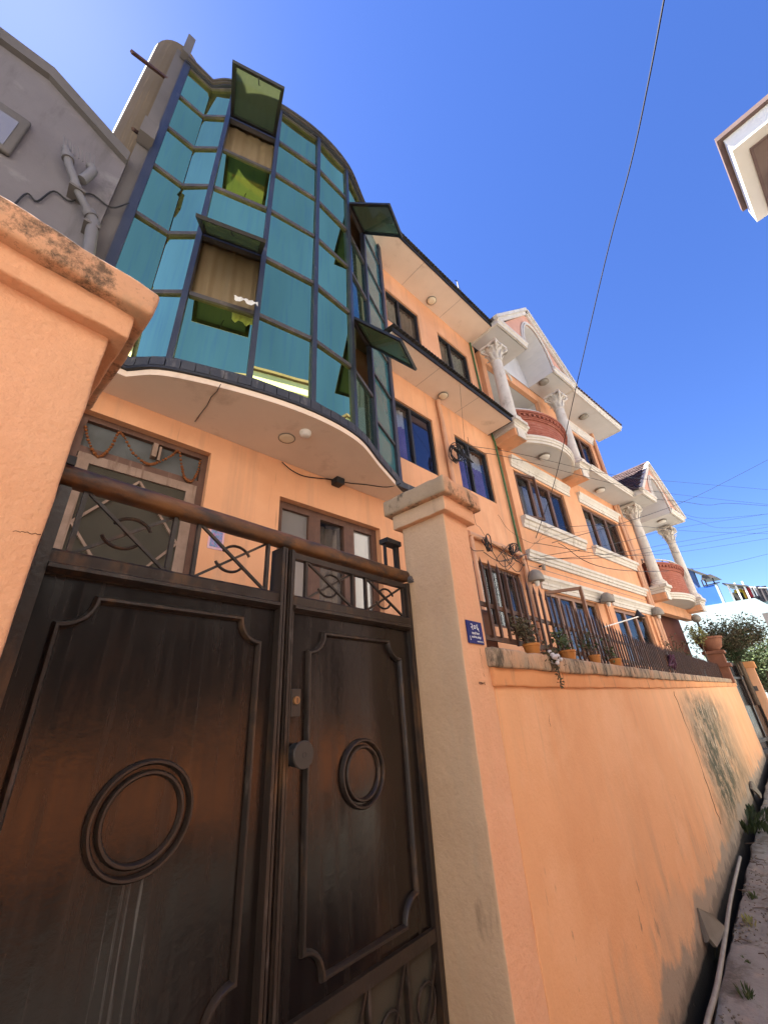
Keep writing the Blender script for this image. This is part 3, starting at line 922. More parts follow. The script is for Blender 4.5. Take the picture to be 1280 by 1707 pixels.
MT['cap_orange'] = mk('cap_stained_paint', (0.64, 0.345, 0.195), (0.55, 0.30, 0.175), 0.9, 3.0, 0.6, 45, 0.2, fine=0.3, stains=[
    dict(c=(0.40, 0.27, 0.17), sc=(6.0, 6.0, 5.0), lo=0.46, hi=0.6, amt=0.8),
    dict(c=(0.07, 0.055, 0.04), sc=(9.0, 9.0, 7.0), lo=0.50, hi=0.62, amt=0.85, ro=0.8)])
MT['cap_grey'] = mk('cap_bare_render', (0.43, 0.31, 0.19), (0.36, 0.26, 0.16), 0.9, 4.0, 0.7, 45, 0.2, fine=0.3, stains=[  # cap side facing the gate, weaker light put into the colour
    dict(c=(0.09, 0.075, 0.05), sc=(14.0, 14.0, 7.0), lo=0.55, hi=0.66, amt=0.85)])
rp_ = pillar(1.682, 1.915, 0.0, 0.285, 'orange plastered gate pillar with the blue number plate', 5, True)
lp_ = pillar(-0.42, 0.118, 0.0, 0.40, 'wide orange plastered gate pillar with stained projecting cap, without a number plate', 15, False)

def crack(fr, t, px, v, r=0.0016, seed=1):
    rr_ = random.Random(seed)
    P_ = []
    for (x0, y0), (x1, y1) in zip(px, px[1:]):
        for k in range(6):
            f = k / 6
            P_.append(fr.P(x0 + (x1 - x0) * f + rr_.uniform(-1.2, 1.2), y0 + (y1 - y0) * f + rr_.uniform(-1.2, 1.2), v))
    t.part('crack', MB().tube(P_, r, 4), 'ink')


crack(FWL, lp_, [(22, 885), (45, 888), (72, 892)], -0.0005, 0.0009, 1)
crack(FWL, wall_, [(1122, 1152), (1140, 1200), (1160, 1252), (1182, 1320), (1205, 1385)], -0.002, 0.0022, 2)
crack(FWL, wall_, [(915, 1180), (914, 1196), (918, 1215)], -0.001, 0.0006, 3)
crack(FWL, rp_, [(800, 1082), (803, 1105), (808, 1132)], -0.0005, 0.0006, 4)

# number plate with raised lettering
t = Thing('number_plate', 'small blue enamel house number plate fixed to the gate pillar', 'sign', FWL, (1.80, -0.006, 1.89))
su0, su1, sz0, sz1 = 1.735, 1.876, 1.842, 1.948
t.part('plate', MB().rbox(su0, su1, -0.0075, -0.0025, sz0, sz1, r=0.001, step=0.05, amp=0.0, freq=1), 'sign_blue')


def text_mesh(body, size, th=0.0006):
    cu = bpy.data.curves.new('lettering', 'FONT')
    cu.body = body
    cu.size = size
    cu.extrude = th
    cu.resolution_u = 3
    ob = bpy.data.objects.new('lettering', cu)
    COL.objects.link(ob)
    bpy.context.view_layer.update()
    dg = bpy.context.evaluated_depsgraph_get()
    me = bpy.data.meshes.new_from_object(ob.evaluated_get(dg))
    bpy.data.objects.remove(ob)
    return me


def lettering(t, body, size, u, v, z, mat, name='lettering', center=True):
    me = text_mesh(body, size)
    me.materials.clear()
    me.materials.append(MT[mat])
    xs = [p.co.x for p in me.vertices] or [0]
    dx = (min(xs) + max(xs)) / 2 if center else min(xs)
    o = t.inst(name, me, (u - dx, v, z), (rad(90), 0, 0))
    return o


lettering(t, '२०६', 0.046, 1.806, -0.0082, 1.905, 'paint_white', 'number')
lettering(t, 'शानति मारग', 0.0155, 1.806, -0.0082, 1.884, 'paint_white', 'street_name')
lettering(t, 'शानति चोक, तिनकुने', 0.0115, 1.808, -0.0082, 1.868, 'paint_white', 'street_name')
lettering(t, 'काठमाडौ महानगर', 0.0085, 1.838, -0.0082, 1.8505, 'paint_white', 'small_print')
mb = MB().bar((1.750, -0.0082, 1.875), (1.752, -0.0082, 1.863), 0.0015, 0.0012, (0, 1, 0)).prism_v([(1.750, 1.856), (1.758, 1.856), (1.752, 1.863)], -0.009, -0.008)
t.part('arrow_mark', mb, 'paint_white')
mark = Thing('wall_marking', 'tiny hand written dark number on the pillar below the blue plate', 'marking', FWL, (1.80, -0.004, 1.70))
lettering(mark, '२१७०-१', 0.019, 1.80, -0.0035, 1.663, 'ink', 'digits')

# ================================================================== the gate
GV = 0.285
t = Thing('gate_crossbar', 'thick rusty iron bar spanning over both gate leaves', 'bar', FWL, (0.9, GV, 2.19))
t.part('bar', MB().rbox(0.12, 1.68, GV - 0.036, GV + 0.026, 2.186, 2.246, r=0.022, step=0.05, amp=0.0012, freq=9, seed=8), ['rust_bar'], smooth=50)
t.part('bracket', MB().box(0.118, 0.165, GV - 0.045, GV - 0.037, 2.235, 2.262).box(0.118, 0.122, GV - 0.05, GV + 0.02, 2.16, 2.262), 'black')
t.part('bolt', MB().tube([(1.662, GV - 0.05, 2.20), (1.662, GV - 0.02, 2.20)], 0.012, 10).tube([(1.676, GV - 0.05, 2.19), (1.676, GV - 0.02, 2.19)], 0.009, 8), 'pvc_grey')


def scooped(u0, u1, z0, z1, r, n=7):
    """rectangle with concave quarter-round corners, as a closed (u, z) loop."""
    p = []
    for cx, cz, a0 in ((u0, z0, 90), (u1, z0, 180), (u1, z1, 270), (u0, z1, 0)):
        p += [(cx + r * math.cos(rad(a0 - 90 * i / n)), cz + r * math.sin(rad(a0 - 90 * i / n))) for i in range(n + 1)]
    return p


def ring_moulding(mb, loop, w_, h_, v):
    """closed moulding lying on a vertical sheet: w_ wide, h_ proud."""
    k = len(loop)
    pts, faces = [], []
    prof = [(-w_ / 2, 0), (-w_ / 2, -h_ * 0.55), (-w_ * 0.2, -h_), (w_ * 0.2, -h_), (w_ / 2, -h_ * 0.55), (w_ / 2, 0)]
    for i in range(k):
        a, b, c = Vector(loop[i - 1]), Vector(loop[i]), Vector(loop[(i + 1) % k])
        t0, t1 = (b - a).normalized(), (c - b).normalized()
        tt = t0 + t1
        tt = tt.normalized() if tt.length > 1e-4 else t0
        nn = Vector((tt.y, -tt.x))
        sc = 1 / max(0.6, abs(nn.dot(Vector((t0.y, -t0.x)))))
        for o_, d in prof:
            q = b + nn * o_ * sc
            pts.append((q.x, v + d, q.y))
    n = len(prof)
    for i in range(k):
        for j in range(n - 1):
            a = i * n + j
            b = ((i + 1) % k) * n + j
            faces.append((a, a + 1, b + 1, b))
    mb.add(pts, faces)


def gate_leaf(u0, u1, pan, circ, bays, label, hinge_left, right_side):
    t = Thing('gate_leaf', label, 'gate', FWL, ((u0 + u1) / 2, GV, 0.40), 'leaves of the entrance gate')
    zt = 2.0
    # sheet with a very slight oil-canning
    nx, nz = 26, 44
    pts = []
    for i in range(nx + 1):
        for j in range(nz + 1):
            u = u0 + 0.01 + (u1 - u0 - 0.02) * i / nx
            z = 0.83 + (zt - 0.05 - 0.83) * j / nz
            e = min(1, min(i, nx - i) / 4) * min(1, min(j, nz - j) / 4)
            pts.append((u, GV + e * 0.004 * noise.noise(Vector((u * 4, z * 3, u1))), z))
    mb = MB()
    mb.v = pts
    for i in range(nx):
        for j in range(nz):
            a = i * (nz + 1) + j
            mb.f.append((a, a + nz + 1, a + nz + 2, a + 1))
            mb.m.append(0)
    sheet = t.part('sheet_panel', mb, 'gate', smooth=60)
    mb = MB()
    ring_moulding(mb, scooped(*pan, 0.075), 0.017, 0.020, GV)
    t.part('panel_moulding', mb, 'gate_trim', sheet, smooth=50)
    cx, cz, r = circ
    for rr, ww, hh in ((r, 0.014, 0.018), (r * 0.8, 0.014, 0.015)):
        mb = MB()
        ring_moulding(mb, arc_pts(cx, cz, rr, 0, 360, 48)[:-1], ww, hh, GV)
        t.part('ring_moulding', mb, 'gate_trim', sheet, smooth=50)
    # frame
    fr = MB()
    fw = 0.028
    for a, b in ((u0, u0 + fw), (u1 - fw, u1)):
        fr.box(a, b, GV - 0.022, GV + 0.018, 0.42, 2.178)
    fr.box(u0 + fw, u1 - fw, GV - 0.018, GV + 0.016, 0.80, 0.838)
    fr.box(u0 + fw, u1 - fw, GV - 0.018, GV + 0.016, 0.42, 0.45)
    t.part('frame', fr, 'gate_trim')
    rail = MB().prism_u([(GV - 0.016, 1.935), (GV - 0.036, 1.945), (GV - 0.036, 1.955), (GV - 0.022, 1.962), (GV - 0.024, 1.992), (GV - 0.016, 2.0), (GV + 0.016, 2.0), (GV + 0.016, 1.935)], u0 + fw, u1 - fw)
    t.part('rail', rail, 'gate_trim')
    if right_side:
        t.part('top_rail', MB().box(u0 + fw, u1 - fw, GV - 0.014, GV + 0.012, 2.152, 2.176), 'gate_trim')
    zb = 2.152 if right_side else 2.186
    for a, b in bays:
        for x in (a, b):
            t.part('upright', MB().box(x - 0.006, x + 0.006, GV - 0.010, GV + 0.006, zt, zb), 'gate_trim')
        c, zc = (a + b) / 2, (zt + zb) / 2
        t.part('diagonal', MB().bar((a + 0.006, GV - 0.004, zb), (b - 0.006, GV - 0.004, zt), 0.009, 0.010, (0, 1, 0)), 'gate_trim')
        t.part('diagonal', MB().bar((a + 0.006, GV + 0.006, zt), (b - 0.006, GV + 0.006, zb), 0.009, 0.010, (0, 1, 0)), 'gate_trim')
        for a0, a1 in ((25, 155), (205, 335)):
            off = 0.012 if a0 < 180 else -0.012
            arc = [(c + off + x, GV + 0.001, zc + y) for x, y in arc_pts(0, 0, 0.056, a0, a1, 14, 0.05)]
            t.part('scroll', MB().tube(arc, 0.0052, 6), 'gate_trim', smooth=60)
    # lower open-work panel over a dark backing sheet
    low = MB().box(u0 + fw, u1 - fw, GV + 0.012, GV + 0.015, 0.45, 0.80)
    lp = t.part('lower_backing', low, 'mesh_screen')
    w = u1 - u0
    for k in range(1, 4):
        x = u0 + w * k / 4
        t.part('lower_bar', MB().box(x - 0.006, x + 0.006, GV - 0.012, GV + 0.008, 0.45, 0.80), 'gate_trim')
    for k in range(4):
        x0, x1 = u0 + w * k / 4, u0 + w * (k + 1) / 4
        t.part('lower_diagonal', MB().bar((x0 + 0.01, GV - 0.006, 0.45), (x1 - 0.01, GV - 0.006, 0.80), 0.009, 0.01, (0, 1, 0)), 'gate_trim')
        arc = [((x0 + x1) / 2 + x, GV - 0.004, 0.66 + y) for x, y in arc_pts(0, 0, 0.05, 0, 360, 18)]
        t.part('lower_ring', MB().tube(arc, 0.005, 6), 'gate_trim', smooth=50)
    return t


gl1 = gate_leaf(0.150, 0.902, (0.235, 0.812, 0.90, 1.885), (0.522, 1.368, 0.119), [(0.215, 0.47), (0.55, 0.825)],
                'dark iron gate leaf without a lock, chalky streaks running below its ring', True, False)
gl2 = gate_leaf(0.914, 1.676, (1.03, 1.565, 0.885, 1.868), (1.303, 1.374, 0.108), [(1.01, 1.275), (1.36, 1.635)],
                'dark iron gate leaf with lock and round knob next to the number plate pillar', False, True)
gl1.part('meeting_bead', MB().box(0.874, 0.886, GV - 0.034, GV - 0.022, 0.42, 2.178).box(0.892, 0.900, GV - 0.030, GV - 0.022, 0.42, 2.178), 'gate_trim')
gl1.part('meeting_post', MB().box(0.878, 0.912, GV + 0.020, GV + 0.05, 2.0, 2.184), 'black')
gl2.part('meeting_bead', MB().box(0.919, 0.929, GV - 0.032, GV - 0.022, 0.42, 2.178).box(0.934, 0.940, GV - 0.028, GV - 0.022, 0.42, 1.93), 'gate_trim')
gl2.part('guard_bracket', MB().box(1.560, 1.572, GV + 0.03, GV + 0.045, 2.19, 2.395).box(1.640, 1.664, GV + 0.02, GV + 0.045, 2.18, 2.43).box(1.548, 1.664, GV + 0.0, GV + 0.06, 2.395, 2.42), 'black')
lk = gl2.part('lock_plate', MB().rbox(0.945, 0.985, GV - 0.026, GV - 0.018, 1.575, 1.665, r=0.003, step=0.02, amp=0.001, seed=4), 'gate_trim')
lc = []
gl2.part('lock_cylinder', MB().add([], []).tube([(0.964, GV - 0.026, 1.627), (0.964, GV - 0.034, 1.627)], [0.0135, 0.0125], 20), 'brass', lk, smooth=40)
gl2.part('keyhole', MB().box(0.9625, 0.9655, GV - 0.0348, GV - 0.0338, 1.618, 1.634), 'black', lk)
kb = gl2.part('knob', MB().tube([(0.975, GV - 0.055, 1.462), (0.975, GV - 0.062, 1.462), (0.975, GV - 0.066, 1.462)], [0.041, 0.042, 0.039], 32), 'knob', smooth=40)
gl2.part('knob_body', MB().tube([(0.975, GV - 0.018, 1.462), (0.975, GV - 0.055, 1.462)], [0.036, 0.036], 24), 'black', kb, smooth=40)
gl2.part('knob_ring', MB().tube([(0.975 + x, GV - 0.0663, 1.462 + z) for x, z in arc_pts(0, 0, 0.008, 0, 360, 20)[:-1]], 0.0008, 5, closed=True), 'black', kb)

# ================================================================== house with the glass bay
A_U0, A_U1 = -0.13, 7.17
ha = Thing('bay_house', 'orange three storey house with a curved teal glass bay over its entrance', 'house', FA, (3.4, 3.0, 0))
DOOR = (0.08, 1.165, 1.45, 4.05)
GWIN = (1.955, 3.45, 2.35, 3.82)
SWIN = (5.62, 7.03, 2.75, 3.82)
R2 = [(3.97, 4.95, 5.20, 6.42), (5.60, 6.70, 5.23, 6.42)]
R3 = [(4.00, 4.98, 8.38, 9.33), (5.62, 6.74, 8.36, 9.31)]
mb = MB()
wall_grid(mb, A_U0, A_U1, 0.0, 10.02, 0.0, [DOOR, GWIN, SWIN] + R2 + R3, 0.13)
mb.quad((A_U1, 0, 0), (A_U1, 7, 0), (A_U1, 7, 10.02), (A_U1, 0, 10.02))
mb.quad((A_U0, 0, 0), (A_U0, 0, 10.02), (A_U0, 7, 10.02), (A_U0, 7, 0))
mb.quad((A_U0, 7, 0), (A_U0, 7, 10.02), (A_U1, 7, 10.02), (A_U1, 7, 0))
ha.part('wall', mb, 'orange')


def corrugated(u0, u1, v0, z0, v1, z1, pitch=0.076, amp=0.011, th=0.008):
    mb = MB()
    n = int((u1 - u0) / pitch * 6)
    top, bot = [], []
    for i in range(n + 1):
        u = u0 + (u1 - u0) * i / n
        w = amp * math.sin((u - u0) / pitch * 2 * math.pi)
        for lst, d in ((top, th), (bot, 0)):
            lst.append(((u, v0, z0 + w + d), (u, v1, z1 + w + d)))
    for i in range(n):
        a, b = top[i], top[i + 1]
        c, d = bot[i], bot[i + 1]
        mb.quad(a[0], b[0], b[1], a[1])
        mb.quad(c[0], c[1], d[1], d[0])
        mb.quad(c[0], d[0], b[0], a[0])
    return mb


def canopy(u0, u1, z, vo, vin=0.0, roof_rise=0.16):
    """boarded soffit with black fascia under a corrugated sheet."""
    mb = MB().box(u0, u1, vo + 0.025, vin, z, z + 0.03)
    e = ha.part('eave', mb, 'soffit')
    ha.part('fascia', MB().box(u0 - 0.01, u1 + 0.01, vo, vo + 0.022, z - 0.006, z + 0.085).box(u1 + 0.0, u1 + 0.02, vo + 0.022, vin, z - 0.006, z + 0.075), 'black', e)
    ha.part('roof_sheet', corrugated(u0 - 0.03, u1 + 0.03, vo - 0.05, z + 0.105, vin + 0.0, z + 0.105 + roof_rise), 'roofsheet', e, smooth=70)
    # thin joints between soffit boards
    jt = MB()
    for k in range(1, 3):
        u = u0 + (u1 - u0) * k / 3
        jt.box(u - 0.003, u + 0.003, vo + 0.03, vin - 0.004, z - 0.002, z + 0.001)
    ha.part('joint', jt, 'brown_soffit', e)


canopy(3.42, 6.93, 7.03, -0.62)
canopy(3.30, 7.08, 9.95, -0.68)
ha.part('roof', MB().prism_u([(0.0, 10.03), (7.0, 10.03), (7.0, 10.30), (3.5, 10.75), (0.0, 10.26)], A_U0 + 0.01, A_U1 - 0.01), 'roofsheet')

for k, (a, b, c, d) in enumerate(R2):
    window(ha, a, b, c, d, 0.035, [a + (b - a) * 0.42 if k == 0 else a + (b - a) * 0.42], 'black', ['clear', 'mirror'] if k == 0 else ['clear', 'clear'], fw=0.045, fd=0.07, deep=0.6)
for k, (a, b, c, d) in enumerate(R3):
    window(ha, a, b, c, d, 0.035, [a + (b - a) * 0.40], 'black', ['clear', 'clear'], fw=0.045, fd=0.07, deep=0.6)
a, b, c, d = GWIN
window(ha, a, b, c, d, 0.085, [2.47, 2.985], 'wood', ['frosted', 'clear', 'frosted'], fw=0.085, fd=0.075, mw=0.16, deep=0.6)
a, b, c, d = SWIN
sw = window(ha, a, b, c, d, 0.06, [a + 0.47, a + 0.94], 'wood', ['clear', 'clear', 'clear'], fw=0.06, fd=0.07, mw=0.09, deep=0.5)
for k in range(15):
    x = a + 0.05 + (b - a - 0.1) * k / 14
    ha.part('window_bar', MB().tube([(x, 0.035, c + 0.03), (x, 0.035, d - 0.03)], 0.006, 6), 'black', sw)
# door with transom and screen
a, b, c, d = DOOR
DV = 0.075
mb = MB().box(a, a + 0.06, DV, DV + 0.08, c, d).box(b - 0.06, b, DV, DV + 0.08, c, d).box(a + 0.06, b - 0.06, DV, DV + 0.08, d - 0.055, d).box(a + 0.06, b - 0.06, DV, DV + 0.08, 3.675, 3.735)
dr = ha.part('door', mb, 'wood')
ha.part('transom_panel', MB().box(a + 0.06, b - 0.06, DV + 0.045, DV + 0.06, 3.735, d - 0.055), 'grey_ply', dr)
zt = 3.672
ua, ub = a + 0.065, b - 0.065
mb = MB().box(ua, ua + 0.09, DV - 0.01, DV + 0.035, c + 0.02, zt).box(ub - 0.09, ub, DV - 0.01, DV + 0.035, c + 0.02, zt).box(ua + 0.09, ub - 0.09, DV - 0.008, DV + 0.033, zt - 0.085, zt).box(ua + 0.09, ub - 0.09, DV - 0.008, DV + 0.033, 2.42, 2.52)
ha.part('screen_door', mb, 'wood_pale', dr)
ha.part('screen', MB().box(ua + 0.088, ub - 0.088, DV + 0.012, DV + 0.016, c + 0.02, zt - 0.083), 'mesh_screen', dr)
cu, cz, hu, hz = (ua + ub) / 2, 3.05, (ub - ua) / 2 - 0.09, 0.50
P4 = [(cu, cz + hz), (cu + hu, cz), (cu, cz - hz), (cu - hu, cz)]
for i in range(4):
    p, q = P4[i], P4[(i + 1) % 4]
    ha.part('diamond_slat', MB().bar((p[0], DV - 0.001, p[1]), (q[0], DV - 0.001, q[1]), 0.020, 0.022, (0, 1, 0)), 'wood_pale', dr)
ha.part('latch', MB().box(0.66, 0.70, DV - 0.02, DV + 0.045, 3.84, 3.985).box(0.715, 0.735, DV - 0.012, DV + 0.045, 3.82, 3.97), 'wood_pale', dr)
# downpipes on this facade
ha.part('downpipe', MB().tube([(5.16, -0.05, 6.98), (5.16, -0.05, 6.85), (5.2, -0.05, 6.4), (5.25, -0.05, 4.9), (5.27, -0.05, 4.3)], 0.045, 10), 'pvc_orange', smooth=60)
ha.part('downpipe', MB().tube([(5.42, -0.06, 4.24), (7.0, -0.06, 4.215), (7.08, -0.07, 4.17), (7.12, -0.07, 4.05), (7.24, -0.07, 2.2)], 0.05, 10).tube([(6.98, -0.06, 4.215), (7.1, -0.07, 4.16)], 0.062, 10), 'pvc_orange', smooth=60)
ha.part('downpipe', MB().tube([(5.50, -0.05, 4.24), (5.535, -0.05, 1.6)], 0.042, 10), 'pvc_orange', smooth=60)
ha.part('drainpipe', MB().tube([(6.98, -0.03, 9.94), (7.02, -0.035, 7.2), (7.10, -0.04, 6.9), (7.13, -0.04, 5.6), (7.16, -0.04, 4.25)], 0.022, 8), 'green_pipe', smooth=60)

# ---------------------------------------------------------------- the glass bay
PLAN = [(-0.09, -0.27), (0.27, -0.27), (0.53, -0.49), (1.17, -0.71), (1.81, -0.82), (2.41, -0.78), (2.95, -0.55), (3.62, -0.27)]
LV = [4.51, 5.43, 6.42, 7.40, 8.32, 9.22, 10.13]
bay = ha.part('glass_bay', MB(), 'alu')
arc = catmull(PLAN[1:8], 6)
curve = [PLAN[0], PLAN[1]] + [tuple(p) for p in arc[1:]]
MULL = MB()
for i, (u, v) in enumerate(PLAN):
    if i == 0:
        d_, w_ = Vector((1, 0)), 0.085
    elif i == len(PLAN) - 1:
        d_, w_ = Vector((0.94, 0.33)), 0.10
    else:
        d_ = (Vector(PLAN[i + 1]) - Vector(PLAN[i - 1])).normalized()
        w_ = 0.055
    if i == 1:
        continue
    n_ = Vector((d_.y, -d_.x))
    c = Vector((u, v))
    q = [c + d_ * (sx * w_ / 2) + n_ * sy for sx, sy in ((-1, 0.03), (-1, -0.05), (1, -0.05), (1, 0.03))]
    ha.part('mullion', MB().prism_z([tuple(p) for p in q], 4.47, 10.2), 'alu', bay)
# transoms and panes
OPEN = {(2, 4): 1, (2, 1): 1, (5, 4): 1, (5, 1): 1}
SPLIT = {6: [4.51, 5.08, 5.95, 6.72, 7.68, 8.45, 9.3, 10.13]}
for i in range(len(PLAN) - 1):
    a, b = Vector(PLAN[i]), Vector(PLAN[i + 1])
    d_ = (b - a).normalized()
    n_ = Vector((d_.y, -d_.x))
    lv = SPLIT.get(i, LV)
    e0 = 0.045 if i == 0 else (0.0 if i == 1 else 0.03)
    e1 = 0.0 if i == 0 else (0.055 if i == 6 else 0.03)
    for k, z in enumerate(lv):
        p0, p1 = a + d_ * e0, b - d_ * e1
        hz = 0.028 if i != 6 else 0.02
        ha.part('transom', MB().prism_z([tuple(p0 + n_ * 0.012), tuple(p0 - n_ * 0.045), tuple(p1 - n_ * 0.045), tuple(p1 + n_ * 0.012)], z - hz, z + hz), 'alu_dusty' if k else 'alu', bay)
    for k in range(len(lv) - 1):
        if (i, k) in OPEN:
            continue
        z0, z1 = lv[k] + 0.026, lv[k + 1] - 0.026
        p0, p1 = a + d_ * e0, b - d_ * e1
        # every pane sits a hair out of true, so its reflection differs
        j1, j2 = RND.uniform(-0.003, 0.003), RND.uniform(-0.005, 0.005)
        pts = []
        for (p, s) in ((p0, -1), (p1, 1)):
            for (z, sz) in ((z0, -1), (z1, 1)):
                o_ = -0.012 + j1 * s + j2 * sz
                pts.append((p + n_ * o_, z))
        m = MB()
        f_ = [(q.x, q.y, z) for q, z in (pts[0], pts[2], pts[3], pts[1])]
        bk = [(x - n_.x * 0.006, y - n_.y * 0.006, z) for x, y, z in f_]
        m.add(f_ + bk, [(0, 1, 2, 3), (7, 6, 5, 4), (0, 4, 5, 1), (1, 5, 6, 2), (2, 6, 7, 3), (3, 7, 4, 0)])
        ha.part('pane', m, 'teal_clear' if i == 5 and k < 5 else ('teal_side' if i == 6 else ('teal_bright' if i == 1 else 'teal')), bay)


def sash(i, zt, h, th, curl=False):
    """top-hung sash pushed open: frame with green glass."""
    a, b = Vector(PLAN[i]), Vector(PLAN[i + 1])
    d_ = (b - a).normalized()
    n_ = Vector((d_.y, -d_.x))
    a, b = a + d_ * 0.025, b - d_ * 0.025
    L = (b - a).length
    dn = Vector((n_.x * math.sin(rad(th)), n_.y * math.sin(rad(th)), -math.cos(rad(th))))
    X = Vector((d_.x, d_.y, 0))
    O = Vector((a.x + n_.x * 0.03, a.y + n_.y * 0.03, zt))
    N_ = X.cross(dn).normalized()
    mb, gm = MB(), MB()

    def slab(m, x0, x1, y0, y1, t0, t1):
        p = [O + X * x + dn * y + N_ * q for q in (t0, t1) for y in (y0, y1) for x in (x0, x1)]
        m.add(p, [(0, 2, 3, 1), (4, 5, 7, 6), (0, 1, 5, 4), (2, 6, 7, 3), (0, 4, 6, 2), (1, 3, 7, 5)])
    f = 0.045
    slab(mb, 0, L, 0, f, -0.016, 0.016)
    slab(mb, 0, L, h - f, h, -0.016, 0.016)
    slab(mb, 0, f, f, h - f, -0.016, 0.016)
    slab(mb, L - f, L, f, h - f, -0.016, 0.016)
    s_ = ha.part('open_sash', mb, 'black', bay)
    slab(gm, f, L - f, f, h - f, -0.003, 0.003)
    ha.part('sash_glass', gm, 'green', bay)
    hd = MB()
    sg = -1 if N_.z > 0 else 1
    c = O + X * (L / 2) + dn * (h - 0.02)
    hd.tube([c + N_ * (0.016 * sg), c + N_ * (0.04 * sg) - dn * 0.01, c + N_ * (0.045 * sg) - dn * 0.06 + X * 0.01, c + N_ * (0.03 * sg) - dn * 0.09 + X * 0.02], 0.006, 6)
    ha.part('sash_handle', hd, 'black', bay, smooth=60)


sash(2, 9.23, 0.86, 57)
sash(2, 6.42, 0.86, 40)
sash(5, 9.14, 0.92, 47)
sash(5, 6.36, 0.98, 39)


def inner_board(i, z0, z1, mat, back=0.09):
    a, b = Vector(PLAN[i]), Vector(PLAN[i + 1])
    d_ = (b - a).normalized()
    n_ = Vector((d_.y, -d_.x))
    q = [a - n_ * back, a - n_ * (back + 0.015), b - n_ * (back + 0.015), b - n_ * back]
    ha.part('inner_board', MB().prism_z([tuple(p) for p in q], z0, z1), mat, bay)


def bay_blind(i, z0, z1, seed):
    a, b = Vector(PLAN[i]), Vector(PLAN[i + 1])
    d_ = (b - a).normalized()
    n_ = Vector((d_.y, -d_.x))
    L = (b - a).length
    m = MB()
    nx, nz = 40, 4
    rr_ = random.Random(seed)
    p1, p2 = rr_.uniform(0, 6), rr_.uniform(0, 6)
    g = []
    for k in range(nz + 1):
        f = k / nz
        row = []
        for q_ in range(nx + 1):
            s_ = q_ / nx
            w_ = 0.014 * math.sin(s_ * 17 + p1) + 0.010 * math.sin(s_ * 41 + p2 + f)
            c = a + d_ * (L * s_) - n_ * (0.10 + w_ * (0.5 + 0.5 * (1 - f)))
            row.append((c.x, c.y, z0 + (z1 - z0) * f))
        g.append(row)
    for k in range(nz):
        for q_ in range(nx):
            m.quad(g[k][q_], g[k][q_ + 1], g[k + 1][q_ + 1], g[k + 1][q_])
    ha.part('inner_blind', m, 'brown_board', bay, smooth=60)


bay_blind(2, 8.30, 9.24, 3)
bay_blind(2, 5.40, 6.44, 4)
# pale blind inside the clear side panes
inner_board(5, 6.44, 8.30, 'cream_room', 0.22)
inner_board(5, 4.5, 5.38, 'cream_room', 0.30)
# floors and slabs inside the bay
ha.part('side_return', MB().box(3.635, 3.67, -0.24, 0.0, 4.35, 10.2), 'alu', bay)
fill = [(PLAN[0][0], 0.0)] + [(u, v + 0.10) for u, v in PLAN[:-1]] + [(3.62, 0.0)]
for z in (7.0, 9.86):
    ha.part('floor_slab', MB().prism_z(fill, z, z + 0.12), 'cream_room', bay)
# soffit slab under the bay, with a drip crack
sofp = [(-0.12, 0.002)] + [(-0.12, -0.31)] + [(u, v - 0.045) for u, v in curve[1:-1]] + [(3.72, -0.28), (3.72, 0.002)]
ha.part('bay_soffit', MB().prism_z(sofp, 4.28, 4.345), 'soffit', bay)
ha.part('soffit_crack', MB().tube([FA.Z(x, y, 4.277) for x, y in ((368, 640), (362, 652), (352, 662), (345, 676), (334, 690), (325, 703))], 0.0035, 4), 'black', bay)
# black drip under the ledge and the slate ledge tiles
cc = [(-0.12, -0.30)] + [(u, v - 0.012) for u, v in curve[1:-1]] + [(3.68, -0.265)]
ha.part('drip_edge', MB().sweep([(0.0, 4.335), (0.052, 4.345), (0.052, 4.372), (0.0, 4.378)], cc), 'black', bay)
L_ = [0.0]
for p, q in zip(cc, cc[1:]):
    L_.append(L_[-1] + (Vector(q) - Vector(p)).length)


def along(s):
    for k in range(len(cc) - 1):
        if s <= L_[k + 1] or k == len(cc) - 2:
            f = (s - L_[k]) / max(1e-6, L_[k + 1] - L_[k])
            return Vector(cc[k]).lerp(Vector(cc[k + 1]), f)


NT = 34
for k in range(NT):
    s0, s1 = L_[-1] * k / NT + 0.003, L_[-1] * (k + 1) / NT - 0.003
    p = [along(s0 + (s1 - s0) * j / 2) for j in range(3)]
    o_ = RND.uniform(-0.003, 0.003)
    m = MB().sweep([(0.0, 4.38), (0.044 + o_, 4.384), (0.036 + o_, 4.485), (0.0, 4.482)], [tuple(q) for q in p])
    ha.part('ledge_tile', m, 'slate', bay)
ha.part('ledge_core', MB().sweep([(-0.06, 4.345), (-0.002, 4.345), (-0.002, 4.49), (-0.06, 4.49)], cc), 'grey_dark', bay)
# top cornice, three stepped rails following the curve
for o0, z0, z1, mt in ((0.02, 10.13, 10.165, 'alu'), (0.045, 10.168, 10.195, 'alu_dusty'), (0.065, 10.198, 10.24, 'alu_dusty')):
    ha.part('cornice_rail', MB().sweep([(-0.05, z0), (o0, z0), (o0, z1), (-0.05, z1)], cc), mt, bay, smooth=40)
ha.part('bay_roof', MB().prism_z([(-0.1, 0.6)] + [(u, v + 0.03) for u, v in cc] + [(3.68, 0.6)], 10.242, 10.27), 'grey_dark', bay)
ha.part('beam_stub', MB().box(3.40, 3.86, -0.42, -0.33, 4.285, 4.375), 'slate', bay)
# side jamb of dark render beside the bay, with a bracket and two steel bars
ha.part('side_jamb', MB().box(-0.26, -0.135, -0.24, 0.0, 4.3, 10.45), 'grey_dark', bay)
ha.part('jamb_bracket', MB().box(-0.27, -0.12, -0.40, -0.25, 7.62, 7.95), 'grey_dark', bay)
ha.part('jamb_post', MB().box(-0.20, -0.10, -0.36, -0.25, 10.25, 10.85), 'grey_dark', bay)
